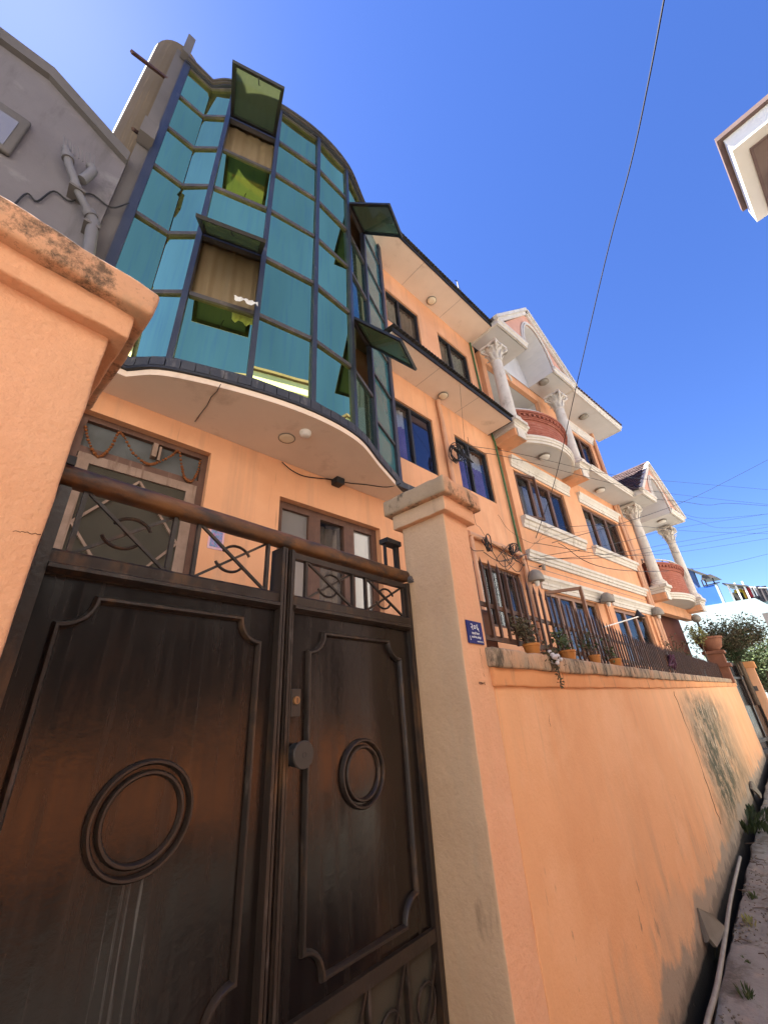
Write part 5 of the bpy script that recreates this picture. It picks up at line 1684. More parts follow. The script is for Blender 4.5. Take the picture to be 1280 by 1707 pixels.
def gable(x0, x1, vf, zs, apex, ax0, ax1, atop, vback, name='gable', roof_mat='roof_tile', zcap=0.20):
    """pediment box with an arched recess: soffit strips, vault, tympanum, raking cornice."""
    cx, hw, rise_ = (ax0 + ax1) / 2, (ax1 - ax0) / 2, atop - zs
    n = 18
    arch = [(cx - hw * math.cos(math.pi * k / n), zs + rise_ * math.sin(math.pi * k / n)) for k in range(n + 1)]
    xm = (x0 + x1) / 2
    g = hb.part(name, MB().box(x0, ax0, vf + 0.02, vback, zs, zs + 0.05), 'soffit_pale')
    hb.part('soffit_strip', MB().box(ax1, x1, vf + 0.02, vback, zs, zs + 0.05), 'soffit_pale', g)
    # front tympanum with the arch cut out
    ty = MB()
    outline = lambda u: zs + (apex - zs) * (1 - abs(u - xm) / ((x1 - x0) / 2))
    ty.add([(x0, vf, zs), (ax0, vf, zs), (ax0, vf, outline(ax0))], [(0, 1, 2)])
    ty.add([(ax1, vf, zs), (x1, vf, zs), (ax1, vf, outline(ax1))], [(0, 1, 2)])
    for k in range(n):
        (u0, z0), (u1, z1) = arch[k], arch[k + 1]
        ty.quad((u0, vf, z0), (u1, vf, z1), (u1, vf, outline(u1)), (u0, vf, outline(u0)))
    hb.part('tympanum', ty, 'tile_cream', g)
    vt = MB()
    for k in range(n):
        (u0, z0), (u1, z1) = arch[k], arch[k + 1]
        vt.quad((u0, vf, z0), (u0, vback, z0), (u1, vback, z1), (u1, vf, z1))
    hb.part('vault', vt, 'vault_white', g, smooth=60)
    bk = MB()
    for k in range(n):
        (u0, z0), (u1, z1) = arch[k], arch[k + 1]
        bk.quad((u0, vback - 0.003, zs), (u1, vback - 0.003, zs), (u1, vback - 0.003, z1), (u0, vback - 0.003, z0))
    hb.part('vault_back', bk, 'vault_white', g)
    # mouldings: arch ring, horizontal cornices, raking cornices
    rg = MB()
    for o_, th, dp in ((0.035, 0.055, 0.06), (0.10, 0.05, 0.035)):
        big = [(cx - (hw + o_) * math.cos(math.pi * k / n), zs + (rise_ + o_) * math.sin(math.pi * k / n)) for k in range(n + 1)]
        rg.tube([(u, vf - dp / 2, z) for u, z in big], th * 0.55, 8)
    hb.part('arch_moulding', rg, 'white', g, smooth=50)
    for a, b in ((x0 - 0.05, ax0 - 0.02), (ax1 + 0.02, x1 + 0.05)):
        hb.part('cornice', MB().prism_u([(vf + 0.0, zs - 0.01), (vf - 0.05, zs - 0.01), (vf - 0.05, zs + 0.07), (vf - 0.09, zs + 0.10), (vf - 0.09, zs + 0.17), (vf, zs + 0.17)][::-1], a, b), 'white', g)
    hb.part('side_cornice', MB().box(x0 - 0.05, x0 - 0.001, vf, 0, zs - 0.01, zs + 0.17).box(x1 + 0.001, x1 + 0.05, vf, 0, zs - 0.01, zs + 0.17), 'white', g)
    for sgn, xa in ((1, x0 - 0.09), (-1, x1 + 0.09)):
        p, q = Vector((xa, zs + 0.10)), Vector((xm, apex + 0.12))
        d = (q - p).normalized()
        nn = Vector((-d.y, d.x)) * sgn
        for w0, w1, dp in ((-0.10, 0.0, 0.06), (0.002, 0.08, 0.11)):
            poly = [tuple(p + nn * w0), tuple(q + nn * w0 * 1.0), tuple(q + nn * w1), tuple(p + nn * w1)]
            if sgn < 0:
                poly = poly[::-1]
            hb.part('raking_cornice', MB().prism_v(poly, vf - dp, vf - 0.003), 'white', g)
    # roof planes of lapped tiles
    for sgn, xa in ((1, x0 - 0.10), (-1, x1 + 0.10)):
        p, q = Vector((xa, zs + 0.17)), Vector((xm, apex + 0.20))
        L = (q - p).length
        d = (q - p).normalized()
        nn = Vector((-d.y, d.x)) * sgn
        tm = MB()
        rows = int(L / 0.19)
        cols = int((vback + 1.6 - vf) / 0.21)
        for r_ in range(rows):
            a, b = p + d * (L * r_ / rows), p + d * (L * (r_ + 1.12) / rows)
            for c_ in range(cols):
                v0 = vf - 0.05 + 0.21 * c_ + (0.105 if r_ % 2 else 0)
                j = RND.uniform(-0.006, 0.006)
                o0, o1 = 0.035 + j, 0.008
                pts = [(a.x + nn.x * o0, v0 + 0.006, a.y + nn.y * o0), (a.x + nn.x * o0, v0 + 0.204, a.y + nn.y * o0), (b.x + nn.x * o1, v0 + 0.204, b.y + nn.y * o1), (b.x + nn.x * o1, v0 + 0.006, b.y + nn.y * o1)]
                lo = [(x - nn.x * 0.028, y, z - nn.y * 0.028) for x, y, z in pts]
                tm.add(pts + lo, [(0, 1, 2, 3), (4, 7, 6, 5), (0, 4, 5, 1), (1, 5, 6, 2), (3, 2, 6, 7), (0, 3, 7, 4)])
        hb.part('roof_tiles', tm, roof_mat, g, kind='stuff')
        hb.part('roof_deck', MB().prism_v([tuple(p), tuple(q), tuple(q - nn * 0.03), tuple(p - nn * 0.03)][::sgn], vf + 0.0, vback + 1.6), 'grey_dark', g)
    return g


MT['loggia'] = mk('loggia_paint', (0.56, 0.40, 0.29), (0.50, 0.35, 0.25), 0.9, 1.5, 0.2, 60, 0.15)
MT['vault_white'] = mk('vault_paint', (0.60, 0.58, 0.565), (0.54, 0.52, 0.50), 0.9, 1.5, 0.2, 60, 0.15)
g1 = gable(6.86, 10.58, -0.80, 9.92, 11.72, 8.12, 9.42, 11.22, -0.02)
g2 = gable(13.10, 16.72, -0.86, 7.12, 8.72, 14.15, 15.45, 8.22, 0.65)
# scroll ornaments on the beam behind the upper columns
sc_ = MB()
for x0 in (8.0,):
    pts = [(x0, -0.02, 9.93), (x0 + 0.05, -0.025, 9.74), (x0 + 0.16, -0.03, 9.69), (x0 + 0.24, -0.025, 9.80), (x0 + 0.28, -0.02, 9.93), (x0 + 0.50, -0.02, 9.68), (x0 + 0.46, -0.02, 9.90)]
    sc_.tube(catmull(pts, 5), 0.022, 6)
hb.part('scroll_ornament', sc_, 'white', smooth=60)
hb.part('hanging_lamp_shell', MB().lathe(7.75, -0.05, [(0.01, 9.5), (0.09, 9.62), (0.12, 9.75), (0.10, 9.9)], 14), 'lamp_pale', smooth=60)

shrub('balcony_plant', 'leafy green plant behind the upper brick balcony rail', 'plant', FB, (8.35, -0.2, 8.02), 0.42, 0.14, 0.16, 420, 0.06, 'leaf', 81, 24, 1.3, 0.1, 0.5)
shrub('ledge_plant', 'bushy dark plant growing on the eave ledge beside the tiled porch gable', 'plant', FB, (12.25, -0.35, 7.50), 0.42, 0.16, 0.20, 520, 0.065, 'leaf_dark', 82, 24, 1.3, 0.1, 0.05)
# soffit lights of this house
for (px, py, z), lab in {
    (836, 587, 9.91): 'round grey rimmed light under the gable beside the near column capital',
    (906, 636, 9.91): 'round grey rimmed light under the gable past the arch',
    (973, 694, 9.89): 'round grey rimmed light under the tiled eave above the top window',
    (907, 760, 6.94): 'round pale light under the upper brick balcony',
    (1000, 816, 7.09): 'round pale light under the eave between the first floor windows and porch gable',
    (1103, 868, 7.11): 'round pale light under the porch gable'}.items():
    q = FB.Z(px, py, z)
    pale = z < 8
    ceiling_light(FB, q[0], min(-0.15, q[1]), z, 0.14, lab, 'lamp_rim', 'lamp_pale' if pale else 'lamp_dome', 0.07)


def dome_lamp(px, py, v, label):
    q = FB.P(px, py, v)
    t = Thing('wall_lamp', label, 'lamp', FB, (q[0], 0, q[2]), 'dome lamps on the facade')
    u, z = q[0], q[2]
    t.part('hood', MB().lathe(u, v, [(0.145, z - 0.06), (0.15, z - 0.03), (0.14, z + 0.05), (0.105, z + 0.12), (0.05, z + 0.16), (0.004, z + 0.17)], 18), 'lamp_dome', smooth=50)
    t.part('arm', MB().tube([(u, 0.0, z + 0.05), (u, v + 0.1, z + 0.05)], 0.02, 8), 'lamp_dome', smooth=60)
    t.part('socket', MB().lathe(u, v, [(0.03, z - 0.15), (0.045, z - 0.10), (0.05, z - 0.062)], 12), 'lamp_pale', smooth=50)


dome_lamp(893, 964, -0.2, 'grey dome wall lamp beside the pipe and the ground floor window hood')
dome_lamp(1012, 1000, -0.2, 'grey dome wall lamp on the pilaster between the two ground floor windows')
dome_lamp(1096, 1022, -0.16, 'grey dome wall lamp at the corner before the porch')
q = FB.P(903, 947, -0.05)
t = Thing('camera_bracket', 'tiny dark spotlight on the orange wall under the string course', 'lamp', FB, (q[0], 0, q[2]))
t.part('head', MB().lathe(q[0], -0.09, [(0.03, q[2] - 0.05), (0.04, q[2] + 0.0), (0.035, q[2] + 0.05), (0.01, q[2] + 0.06)], 10), 'lamp_dome', smooth=50)
t.part('arm', MB().box(q[0] - 0.015, q[0] + 0.015, -0.09, 0.0, q[2] + 0.03, q[2] + 0.06), 'black')
q = FB.P(1064, 1024, -0.5)
t = Thing('hanging_lantern', 'black cone lantern on a pale rod above the fence', 'lamp', FB, (q[0], -0.5, q[2]))
t.part('cone', MB().lathe(q[0], -0.5, [(0.11, q[2] - 0.07), (0.10, q[2] - 0.05), (0.03, q[2] + 0.07), (0.004, q[2] + 0.11)], 14), 'black', smooth=40)
q2 = FB.P(1005, 1046, -0.62)
t.part('rod', MB().tube([(q[0], -0.5, q[2] - 0.05), q2], 0.014, 6), 'cloth_white', smooth=60)

# ================================================================== fence on the wall
FV = 0.11
t = Thing('iron_fence', 'rusty brown spiked iron fence standing on the garden wall coping', 'fence', FWL, (8, FV, 1.83))
sp = MB().box(-0.010, 0.010, -0.007, 0.007, -0.49, -0.07)
sp.add([(-0.013, -0.009, -0.07), (0.013, -0.009, -0.07), (0.013, 0.009, -0.07), (-0.013, 0.009, -0.07), (0, 0, 0)], [(0, 1, 4), (1, 2, 4), (2, 3, 4), (3, 0, 4)])
SPK = sp.mesh('spike', 'rail')


def ftop(u):
    if u < 2.5:
        return 2.425
    if u < 7.4:
        return 2.40 - 0.14 * min(1, (u - 2.5) / 3.0)
    return 2.235 + rise(u)


u, k = 2.10, 0
while u < WALL_END - 0.1:
    j = RND.uniform(-0.012, 0.012)
    t.inst('spike', SPK, (u + RND.uniform(-0.008, 0.008), FV, ftop(u) + j), (RND.uniform(-0.01, 0.01), RND.uniform(-0.012, 0.012), 0))
    u += 0.108 if u < 7.5 else 0.125
for zf, h in ((2.115, 0.026), (1.925, 0.03)):
    pts = [(1.99 + 0.6 * i, FV + 0.012, zf + rise(1.99 + 0.6 * i)) for i in range(24)]
    m = MB()
    for p, q in zip(pts, pts[1:]):
        m.bar(p, q, 0.012, h)
    t.part('rail', m, 'rail')
for up_ in (1.995, 4.6, 7.55, 10.6, 13.6, 16.0):
    t.part('post', MB().box(up_ - 0.014, up_ + 0.014, FV - 0.012, FV + 0.016, 1.81 + rise(up_), 2.16 + rise(up_)), 'rail')
t.part('end_return', MB().box(1.985, 2.005, FV, 0.42, 2.10, 2.13).box(1.985, 2.005, FV, 0.42, 1.91, 1.94), 'rail')

# planter boxes, pots and bits on the coping
t = Thing('planter_box', 'tall brown rectangular planter on the wall beside the number plate pillar', 'planter', FWL, (2.13, 0.30, 1.83))
t.part('box', MB().rbox(1.945, 2.36, 0.16, 0.46, 1.84, 2.09, r=0.01, step=0.05, amp=0.003, seed=31), 'planter_brown', smooth=50)
t.part('rim', MB().rbox(1.93, 2.38, 0.185, 0.475, 2.075, 2.115, r=0.008, step=0.05, amp=0.002, seed=32), 'rail', smooth=50)
t.part('white_lip', MB().box(1.95, 2.33, 0.18, 0.186, 2.048, 2.07), 'cloth_white')
sb = MB().rbox(2.0, 16.0, 0.17, 0.245, 1.833, 1.865, r=0.006, step=0.06, amp=0.004, seed=35)
sb.v = [(a, b, c + rise(a)) for a, b, c in sb.v]
single('coping_plinth', sb, 'concrete', FWL, (9, 0.2, 1.83), 'low cement strip along the wall top behind the spiked fence', 'kerb', smooth=50)


def potted(px, py, v, r, label, leaf, nl, lh, seed, dry=False):
    q = FWL.P(px, py, v)
    rr = random.Random(seed)
    u = q[0]
    z = 1.832 + rise(u)
    t = Thing('potted_plant', label, 'plant', FWL, (u, v, z), 'orange pots along the fence')
    r *= 0.72
    h = 0.075
    t.part('pot', MB().lathe(u, v, [(r * 0.72, z), (r * 0.93, z + h * 0.8), (r, z + h * 0.82), (r, z + h), (r * 0.88, z + h), (r * 0.85, z + h * 0.85)], 14), 'pot_orange', smooth=40)
    st = MB()
    tips = []
    for k in range(7):
        a = rr.uniform(0, 6.28)
        tip = (u + rr.uniform(-0.09, 0.09), v + rr.uniform(-0.02, 0.10), z + h + lh * rr.uniform(0.5, 1))
        st.tube(catmull([(u + 0.02 * math.cos(a), v + 0.02 * math.sin(a), z + h * 0.8), ((u + tip[0]) / 2 + rr.uniform(-0.02, 0.02), (v + tip[1]) / 2, z + h + lh * 0.35), tip], 4), 0.004, 5)
        tips.append(tip)
    t.part('stem', st, 'bark', smooth=60)
    lf = MB()

    def fn():
        p = rr.choice(tips)
        f = rr.uniform(0.25, 1.05)
        return (u + (p[0] - u) * f + rr.gauss(0, 0.03), v + (p[1] - v) * f + rr.gauss(0, 0.025), z + h + (p[2] - z - h) * f + rr.gauss(0, 0.02))
    scatter_leaves(lf, nl, fn, 0.034, rr, 0.5)
    t.part('foliage', lf, leaf)


potted(886, 1078, 0.045, 0.075, 'orange pot with dry brown tangled plant near the number plate pillar', 'leaf_dry', 200, 0.20, 1)
potted(946, 1088, 0.045, 0.08, 'orange pot with low green leafy plant, second from the planter box', 'leaf', 150, 0.16, 2)
potted(991, 1096, 0.045, 0.065, 'orange pot with sparse thin plant, third from the planter box', 'leaf_dark', 70, 0.22, 3)
potted(1026, 1103, 0.045, 0.075, 'orange pot with small green plant, fourth from the planter box', 'leaf', 70, 0.14, 4)
# wooden blocks further along
for k, (px, py) in enumerate(((1058, 1112), (1082, 1117), (1103, 1121))):
    q = FWL.P(px, py, 0.16)
    z = 1.866 + rise(q[0])
    single('wood_block', MB().rbox(q[0] - 0.10, q[0] + 0.10, 0.175, 0.235, z, z + 0.05, r=0.006, step=0.05, amp=0.003, seed=40 + k), 'wood_pale', FWL, (q[0], 0.2, z),
           'short weathered wood block lying under the fence rail', 'block', 'wood blocks under the fence', smooth=50)
# white flower head and withered stem hanging over the coping
q = FWL.P(925, 1098, -0.06)
rr = random.Random(9)
t = Thing('trailing_flower', 'white dried flower cluster trailing over the wall coping with a withered stem', 'flower', FWL, (q[0], 0.0, 1.832))
fl = MB()
for k in range(16):
    c = (q[0] + rr.uniform(-0.055, 0.055), -0.06 + rr.uniform(-0.02, 0.03), q[2] + rr.uniform(-0.035, 0.045))
    r_ = rr.uniform(0.010, 0.017)
    fl.lathe(c[0], c[1], [(0.001, c[2] - r_), (r_ * 0.8, c[2] - r_ * 0.5), (r_, c[2]), (r_ * 0.75, c[2] + r_ * 0.6), (r_ * 0.3, c[2] + r_ * 0.75)], 8)
t.part('blossom', fl, 'flower', smooth=60)
lf = MB()
scatter_leaves(lf, 90, lambda: (q[0] + rr.gauss(-0.02, 0.04), -0.055 + rr.gauss(0, 0.01), q[2] + rr.gauss(0.0, 0.03)), 0.03, rr)
scatter_leaves(lf, 40, lambda: (q[0] + rr.gauss(-0.01, 0.008), -0.06, q[2] - rr.uniform(0.02, 0.16)), 0.02, rr)
t.part('foliage', lf, 'leaf_dry')
t.part('stem', MB().tube(catmull([(q[0], 0.10, 1.86), (q[0], -0.05, 1.845), (q[0] - 0.01, -0.065, 1.78), (q[0] + 0.01, -0.06, 1.70), (q[0], -0.055, 1.655)], 5), 0.004, 5), 'bark', smooth=60)

# plants behind the far part of the fence
q = FWL.U(1225, 1062, 17.2)
shrub('thorny_bush', 'wide brown thorny bush overhanging the wall end against the pale house', 'bush', FWL, (17.2, q[1] + 0.15, q[2] + 0.0), 1.2, 1.05, 0.62, 4200, 0.075, 'leaf_dry', 51, 60, 1.2, 0.25, 1.3, extra=('leaf_dark', 1800))
q = FWL.U(1268, 1110, 19.5)
shrub('leafy_bush', 'dense dark green bush behind the far gate pillar', 'bush', FWL, (20.2, q[1] + 0.1, q[2] + 0.1), 1.3, 1.3, 1.15, 6000, 0.10, 'leaf_dark', 52, 60, 1.3, 0.15, 1.0, extra=('leaf', 2600))
q = FWL.U(1172, 1062, 14.6)
shrub('yellow_shrub', 'small sunlit yellowish shrub beside the big clay pot', 'bush', FWL, (14.6, q[1] + 0.1, q[2] + 0.05), 0.22, 0.22, 0.40, 420, 0.06, 'leaf_pale', 53, 18, 1.2, 0.2, 0.8)
q = FWL.U(1105, 1075, 9.2)
shrub('wispy_shrub', 'thin wispy shrub behind the fence in front of the dark porch', 'bush', FWL, (11.8, 0.55, 2.45), 0.55, 0.28, 0.55, 420, 0.05, 'leaf_dry', 54, 34, 1.3, 0.2, 0.6)
shrub('wispy_shrub', 'low dark trailing shrub by the fence end under the porch balcony', 'bush', FWL, (13.6, 0.5, 2.35), 0.6, 0.25, 0.35, 700, 0.05, 'leaf_dark', 55, 30, 1.3, 0.2, 0.6)
shrub('potted_shrub', 'dry tangled climber on the fence beside the planter box', 'bush', FWL, (2.98, 0.24, 2.07), 0.16, 0.06, 0.16, 260, 0.035, 'leaf_dry', 56, 22, 1.3, 0.1, 0.05)
# purple weather-worn ribbon bunch tied to the fence
q = FWL.P(1117, 1098, FV - 0.03)
rb = MB()
rr = random.Random(4)
for k in range(14):
    a = (q[0] + rr.uniform(-0.15, 0.15), FV - 0.03, q[2] + rr.uniform(-0.05, 0.06))
    rb.tube(catmull([a, (a[0] + rr.uniform(-0.1, 0.1), FV - 0.06, a[2] + rr.uniform(-0.06, 0.06)), (a[0] + rr.uniform(-0.2, 0.2), FV - 0.02, a[2] + rr.uniform(-0.14, 0.03))], 4), 0.012, 5)
MT['purple_cloth'] = mk('purple_cloth', (0.10, 0.035, 0.06), (0.07, 0.025, 0.045), 0.9, 20.0, 0.0)
single('cloth_bunch', rb, 'purple_cloth', FWL, q, 'faded purple cloth knotted round the fence top', 'cloth', smooth=60)
# big clay pot on its pedestal at the wall end
q = FWL.U(1184, 1075, 14.9)
u, v, z = 14.9, q[1], q[2]
t = Thing('clay_pot', 'big shallow clay pot on a stepped orange pedestal at the wall end', 'pot', FWL, (u, v, 1.9))
t.part('bowl', MB().lathe(u, v, [(0.15, z - 0.17), (0.24, z - 0.08), (0.285, z + 0.06), (0.30, z + 0.13), (0.33, z + 0.14), (0.33, z + 0.19), (0.28, z + 0.19), (0.25, z + 0.1)], 22), 'terracotta', smooth=40)
t.part('pedestal', MB().box(u - 0.20, u + 0.20, v - 0.20, v + 0.20, 1.85, z - 0.26).box(u - 0.25, u + 0.25, v - 0.25, v + 0.25, z - 0.255, z - 0.175), 'terracotta')
t.part('ledge', MB().box(u - 0.27, u + 0.27, v - 0.27, v + 0.27, 2.25, 2.33), 'terracotta')
q = FWL.U(1226, 1092, 17.0)
shrub('dark_shrub', 'dark clump of leaves over the iron gate beyond the wall end', 'bush', FWL, (17.0, q[1] + 0.05, q[2]), 0.4, 0.35, 0.28, 900, 0.07, 'leaf_dark', 58, 26, 1.3, 0.1, 0.3)
# globe lamp on the wall end
q = FWL.U(1160, 1031, 16.4)
t = Thing('globe_lamp', 'round frosted globe lamp on a short post by the thorny bush', 'lamp', FWL, (16.4, q[1], 1.9))
t.part('globe', MB().lathe(16.4, q[1], [(0.004, q[2] - 0.13)] + [(0.13 * math.cos(rad(a)), q[2] + 0.13 * math.sin(rad(a))) for a in range(-75, 90, 15)], 16), 'lamp_dome', smooth=70)
t.part('post', MB().tube([(16.4, q[1], 1.9), (16.4, q[1], q[2] - 0.12)], 0.03, 8), 'black')

# far gate and its pillar
pu = 18.0
c0, c1, c2 = FWL.U(1234, 1106, pu), FWL.U(1254, 1108, pu), FWL.U(1280, 1178, pu)
va, vb = c1[1], c0[1]
t = Thing('far_gate_pillar', 'slim orange pillar beyond the end of the garden wall with a square vent', 'pillar', FWL, (pu + 0.3, (va + vb) / 2, 0))
t.part('shaft', MB().rbox(pu, pu + 0.55, va, vb, -0.1, c0[2] - 0.12, r=0.012, step=0.1, amp=0.004, seed=61), 'pillar', smooth=50)
t.part('cap', MB().rbox(pu - 0.06, pu + 0.61, va - 0.06, vb + 0.06, c0[2] - 0.16, c0[2] + 0.03, r=0.015, step=0.08, amp=0.006, seed=62), 'band', smooth=50)
q = FWL.U(1259, 1148, pu)
t.part('vent_box', MB().box(pu - 0.02, pu, q[1] - 0.06, q[1] + 0.06, q[2] - 0.07, q[2] + 0.07), 'grey_dark')
t = Thing('far_gate', 'dark iron gate standing beyond the end of the garden wall', 'gate', FWL, (17.1, 0.0, 0.05))
ga, gb = Vector((16.22, 0.06)), Vector((pu - 0.01, vb - 0.02))
gd = (gb - ga).normalized()
gn = Vector((gd.y, -gd.x))


def gpanel(a, b, z0, z1, o0, o1):
    p, q = ga.lerp(gb, a), ga.lerp(gb, b)
    return MB().prism_z([tuple(p + gn * o0), tuple(p + gn * o1), tuple(q + gn * o1), tuple(q + gn * o0)], z0, z1)


t.part('sheet', gpanel(0, 1, 0.14, 2.42, 0.0, 0.015), 'gate')
for a, b, z0, z1 in ((0, 1, 2.36, 2.44), (0, 1, 1.98, 2.04), (0, 1, 0.36, 0.44), (0, 1, 0.10, 0.18), (0, 0.04, 0.18, 2.36), (0.48, 0.53, 0.18, 2.36), (0.96, 1, 0.18, 2.36)):
    t.part('frame', gpanel(a, b, z0, z1, 0.016, 0.05), 'gate_trim')

# ================================================================== gutter things
pp = [FWL.Z(x, y, 0.03) for x, y in ((1172, 1740), (1180, 1700), (1194, 1640), (1208, 1560), (1218, 1500), (1233, 1428))]
single('gutter_pipe', MB().tube(catmull([(p[0], p[1], 0.025 + 0.006 * math.sin(i * 2)) for i, p in enumerate(pp)], 5), 0.0145, 8), 'pvc_white', FWL, (4, -0.1, 0.02),
       'dirty white plastic water pipe lying along the gutter edge', 'pipe', smooth=60)
s0, s1, s2, s3 = FWL.P(1163, 1514, -0.012), FWL.Z(1209, 1546, 0.05), FWL.Z(1195, 1580, 0.03), FWL.P(1180, 1572, -0.03)
P = [Vector(p) for p in (s0, s1, s2, s3)]
P = [P[0], P[0].lerp(P[1], 0.55) + Vector((0.01, 0, 0.02)), P[1], P[1].lerp(P[2], 0.5) + Vector((0.02, -0.01, 0)), P[2], P[3].lerp(P[2], 0.4) + Vector((0, 0, 0.03)), P[3]]
nn = (P[2] - P[0]).cross(P[6] - P[0]).normalized() * 0.024
m = MB().add(P + [p + nn for p in P], [tuple(range(7)), tuple(range(13, 6, -1))] + [(i, i + 7, (i + 1) % 7 + 7, (i + 1) % 7) for i in range(7)])
single('stone_slab', m, 'concrete', FWL, s1, 'broken concrete slab leaning from the gutter against the wall', 'slab')
q = FWL.Z(1265, 1330, 0.0)
m = MB()
for k in range(2):
    pts = []
    for i in range(9):
        a = 2 * math.pi * i / 9
        pts.append((q[0] + 0.24 * math.cos(a) * (1 + 0.12 * math.sin(3 * a)), 0.0 - 0.015 - 0.03 * k - 0.05 * (math.sin(a) < 0), 0.11 + 0.12 * math.sin(a)))
    m.add(pts, [tuple(range(9)) if k else tuple(range(8, -1, -1))])
kk = 9
m.f += [(i, (i + 1) % 9, (i + 1) % 9 + 9, i + 9) for i in range(9)]
m.m += [0] * 9
single('round_slab', m, 'concrete', FWL, (q[0], -0.03, 0), 'flat rounded grey stone propped against the foot of the wall', 'stone')


def weed(px, py, n, size, leaf, label, seed, spread=0.06, h=0.08, z=0.0, cat='weed', wd=0.3, name='weed'):
    q = FWL.Z(px, py, z)
    rr = random.Random(seed)
    m = MB()
    for _ in range(n):
        a = rr.uniform(0, 6.283)
        r_ = spread * math.sqrt(rr.random())
        b = Vector((q[0] + r_ * math.cos(a), q[1] + 0.55 * r_ * math.sin(a), z - 0.01))
        L = size * rr.uniform(0.6, 1.3)
        d = Vector((math.cos(a) * rr.uniform(0.2, 0.9), math.sin(a) * rr.uniform(0.2, 0.9), h / size * rr.uniform(0.7, 1.5))).normalized()
        s_ = d.cross(Vector((0, 0, 1))).normalized() * (L * wd * 0.5)
        m1 = b + d * L * 0.5 + Vector((0, 0, L * 0.08))
        e = b + d * L - Vector((0, 0, L * 0.12))
        m.add([b, m1 + s_, e, m1 - s_], [(0, 1, 2), (0, 2, 3)])
    single(name, m, leaf, FWL, (q[0], q[1], z), label, cat, 'weeds of the lane')


weed(1255, 1497, 26, 0.05, 'leaf', 'flat grey green weed on the dirt beside the pipe bend', 71)
weed(1250, 1540, 30, 0.05, 'leaf_pale', 'yellowing weed on the dirt opposite the leaning slab', 72, 0.07)
weed(1246, 1606, 20, 0.04, 'leaf', 'tiny weed on the dirt beside the middle of the white pipe', 73, 0.045)
weed(1246, 1668, 40, 0.07, 'leaf', 'upright grass tuft on the dirt nearest the dark gutter mouth', 74, 0.04, 0.09, wd=0.12)
weed(1186, 1605, 50, 0.12, 'leaf_dry', 'dry straw grass growing inside the gutter', 75, 0.08, 0.12, -0.12, wd=0.08)
weed(1228, 1405, 16, 0.15, 'leaf', 'broad leaved green weed rising from the gutter at the wall foot', 76, 0.12, 0.25, -0.05, wd=0.5)
weed(1243, 1372, 160, 0.16, 'leaf_dark', 'mossy green growth at the wall foot past the broad leaved weed', 77, 0.75, 0.16, 0.0, wd=0.3)
rr = random.Random(5)
pb = MB()
for k in range(900):
    u = rr.uniform(2.8, 9)
    v = -0.12 - abs(rr.gauss(0, 0.25))
    r_ = rr.uniform(0.003, 0.009) * (2.0 if rr.random() < 0.06 else 1)
    pb.lathe(u, v, [(r_ * 0.6, -0.004), (r_, r_ * 0.3), (r_ * 0.6, r_ * 0.8)], 5)
single('gravel', pb, 'concrete', FWL, (5, -0.3, 0), 'scattered small stones on the dirt lane', 'gravel', kind='stuff')
tw = MB()
for k in range(26):
    u, v = rr.uniform(3.2, 7.5), -0.15 - rr.random() * 0.4
    a = rr.uniform(0, 3.14)
    L = rr.uniform(0.05, 0.16)
    tw.tube([(u, v, 0.012), (u + L * 0.5 * math.cos(a), v + L * 0.4 * math.sin(a), 0.022), (u + L * math.cos(a + 0.4), v + L * math.sin(a + 0.4), 0.012)], 0.003, 4)
single('twig_litter', tw, 'bark', FWL, (5, -0.3, 0), 'fallen twigs scattered on the dirt lane', 'twigs', kind='stuff')

# ================================================================== neighbour with the grey wall
NV = -0.30
top = [FA.P(0, 59, NV), FA.P(88, 124, NV), FA.P(230, 281, NV)]
t = Thing('grey_house', 'grey rendered neighbour house with dropping parapet and drain pipes beside the bay', 'house', FA, (-3, 2, 0))
xs = [(-7.0, top[0][2] + 0.05), (top[0][0], top[0][2]), (top[1][0], top[1][2]), (-0.262, top[2][2] + 0.05)]
poly = [(-7.0, 0)] + [(-0.262, 0)] + xs[::-1]
t.part('wall', MB().prism_v(poly, NV, 6.0), 'grey_wall')
cap = MB()
for (a, za), (b, zb) in zip(xs, xs[1:]):
    cap.add([(a, NV - 0.06, za - 0.13), (b, NV - 0.06, zb - 0.13), (b, NV - 0.06, zb + 0.03), (a, NV - 0.06, za + 0.03),
             (a, NV + 0.3, za - 0.13), (b, NV + 0.3, zb - 0.13), (b, NV + 0.3, zb + 0.03), (a, NV + 0.3, za + 0.03)],
            [(0, 1, 2, 3), (7, 6, 5, 4), (3, 2, 6, 7), (0, 4, 5, 1), (0, 3, 7, 4), (1, 5, 6, 2)])
t.part('parapet_cap', cap, 'grey_dark')
w0, w1 = FA.P(0, 170, NV), FA.P(50, 215, NV)
t.part('window', MB().rbox(w0[0] - 1.0, w1[0], NV - 0.05, NV - 0.002, 6.02, 6.60, r=0.02, step=0.2, amp=0), 'grey_dark', smooth=40)
t.part('pane', MB().box(w0[0] - 0.95, w1[0] - 0.06, NV - 0.056, NV - 0.052, 6.07, 6.47), 'frosted')
pv = NV - 0.10
pts = [FA.P(x, y, pv) for x, y in ((148, 420), (153, 385), (157, 372), (150, 358), (133, 325), (127, 312), (125, 300), (115, 275), (113, 262), (110, 247))]
t.part('drain_pipe', MB().tube([(pts[0][0] + 0.02, pv, 4.4)] + pts[:4], 0.05, 10).tube(pts[3:6], 0.034, 10).tube(pts[5:], 0.036, 10), 'pvc_grey', smooth=60)
p2 = [FA.P(x, y, pv) for x, y in ((136, 300), (148, 292), (155, 284), (150, 276))]
t.part('drain_pipe', MB().tube(p2, 0.04, 10), 'pvc_grey', smooth=60)
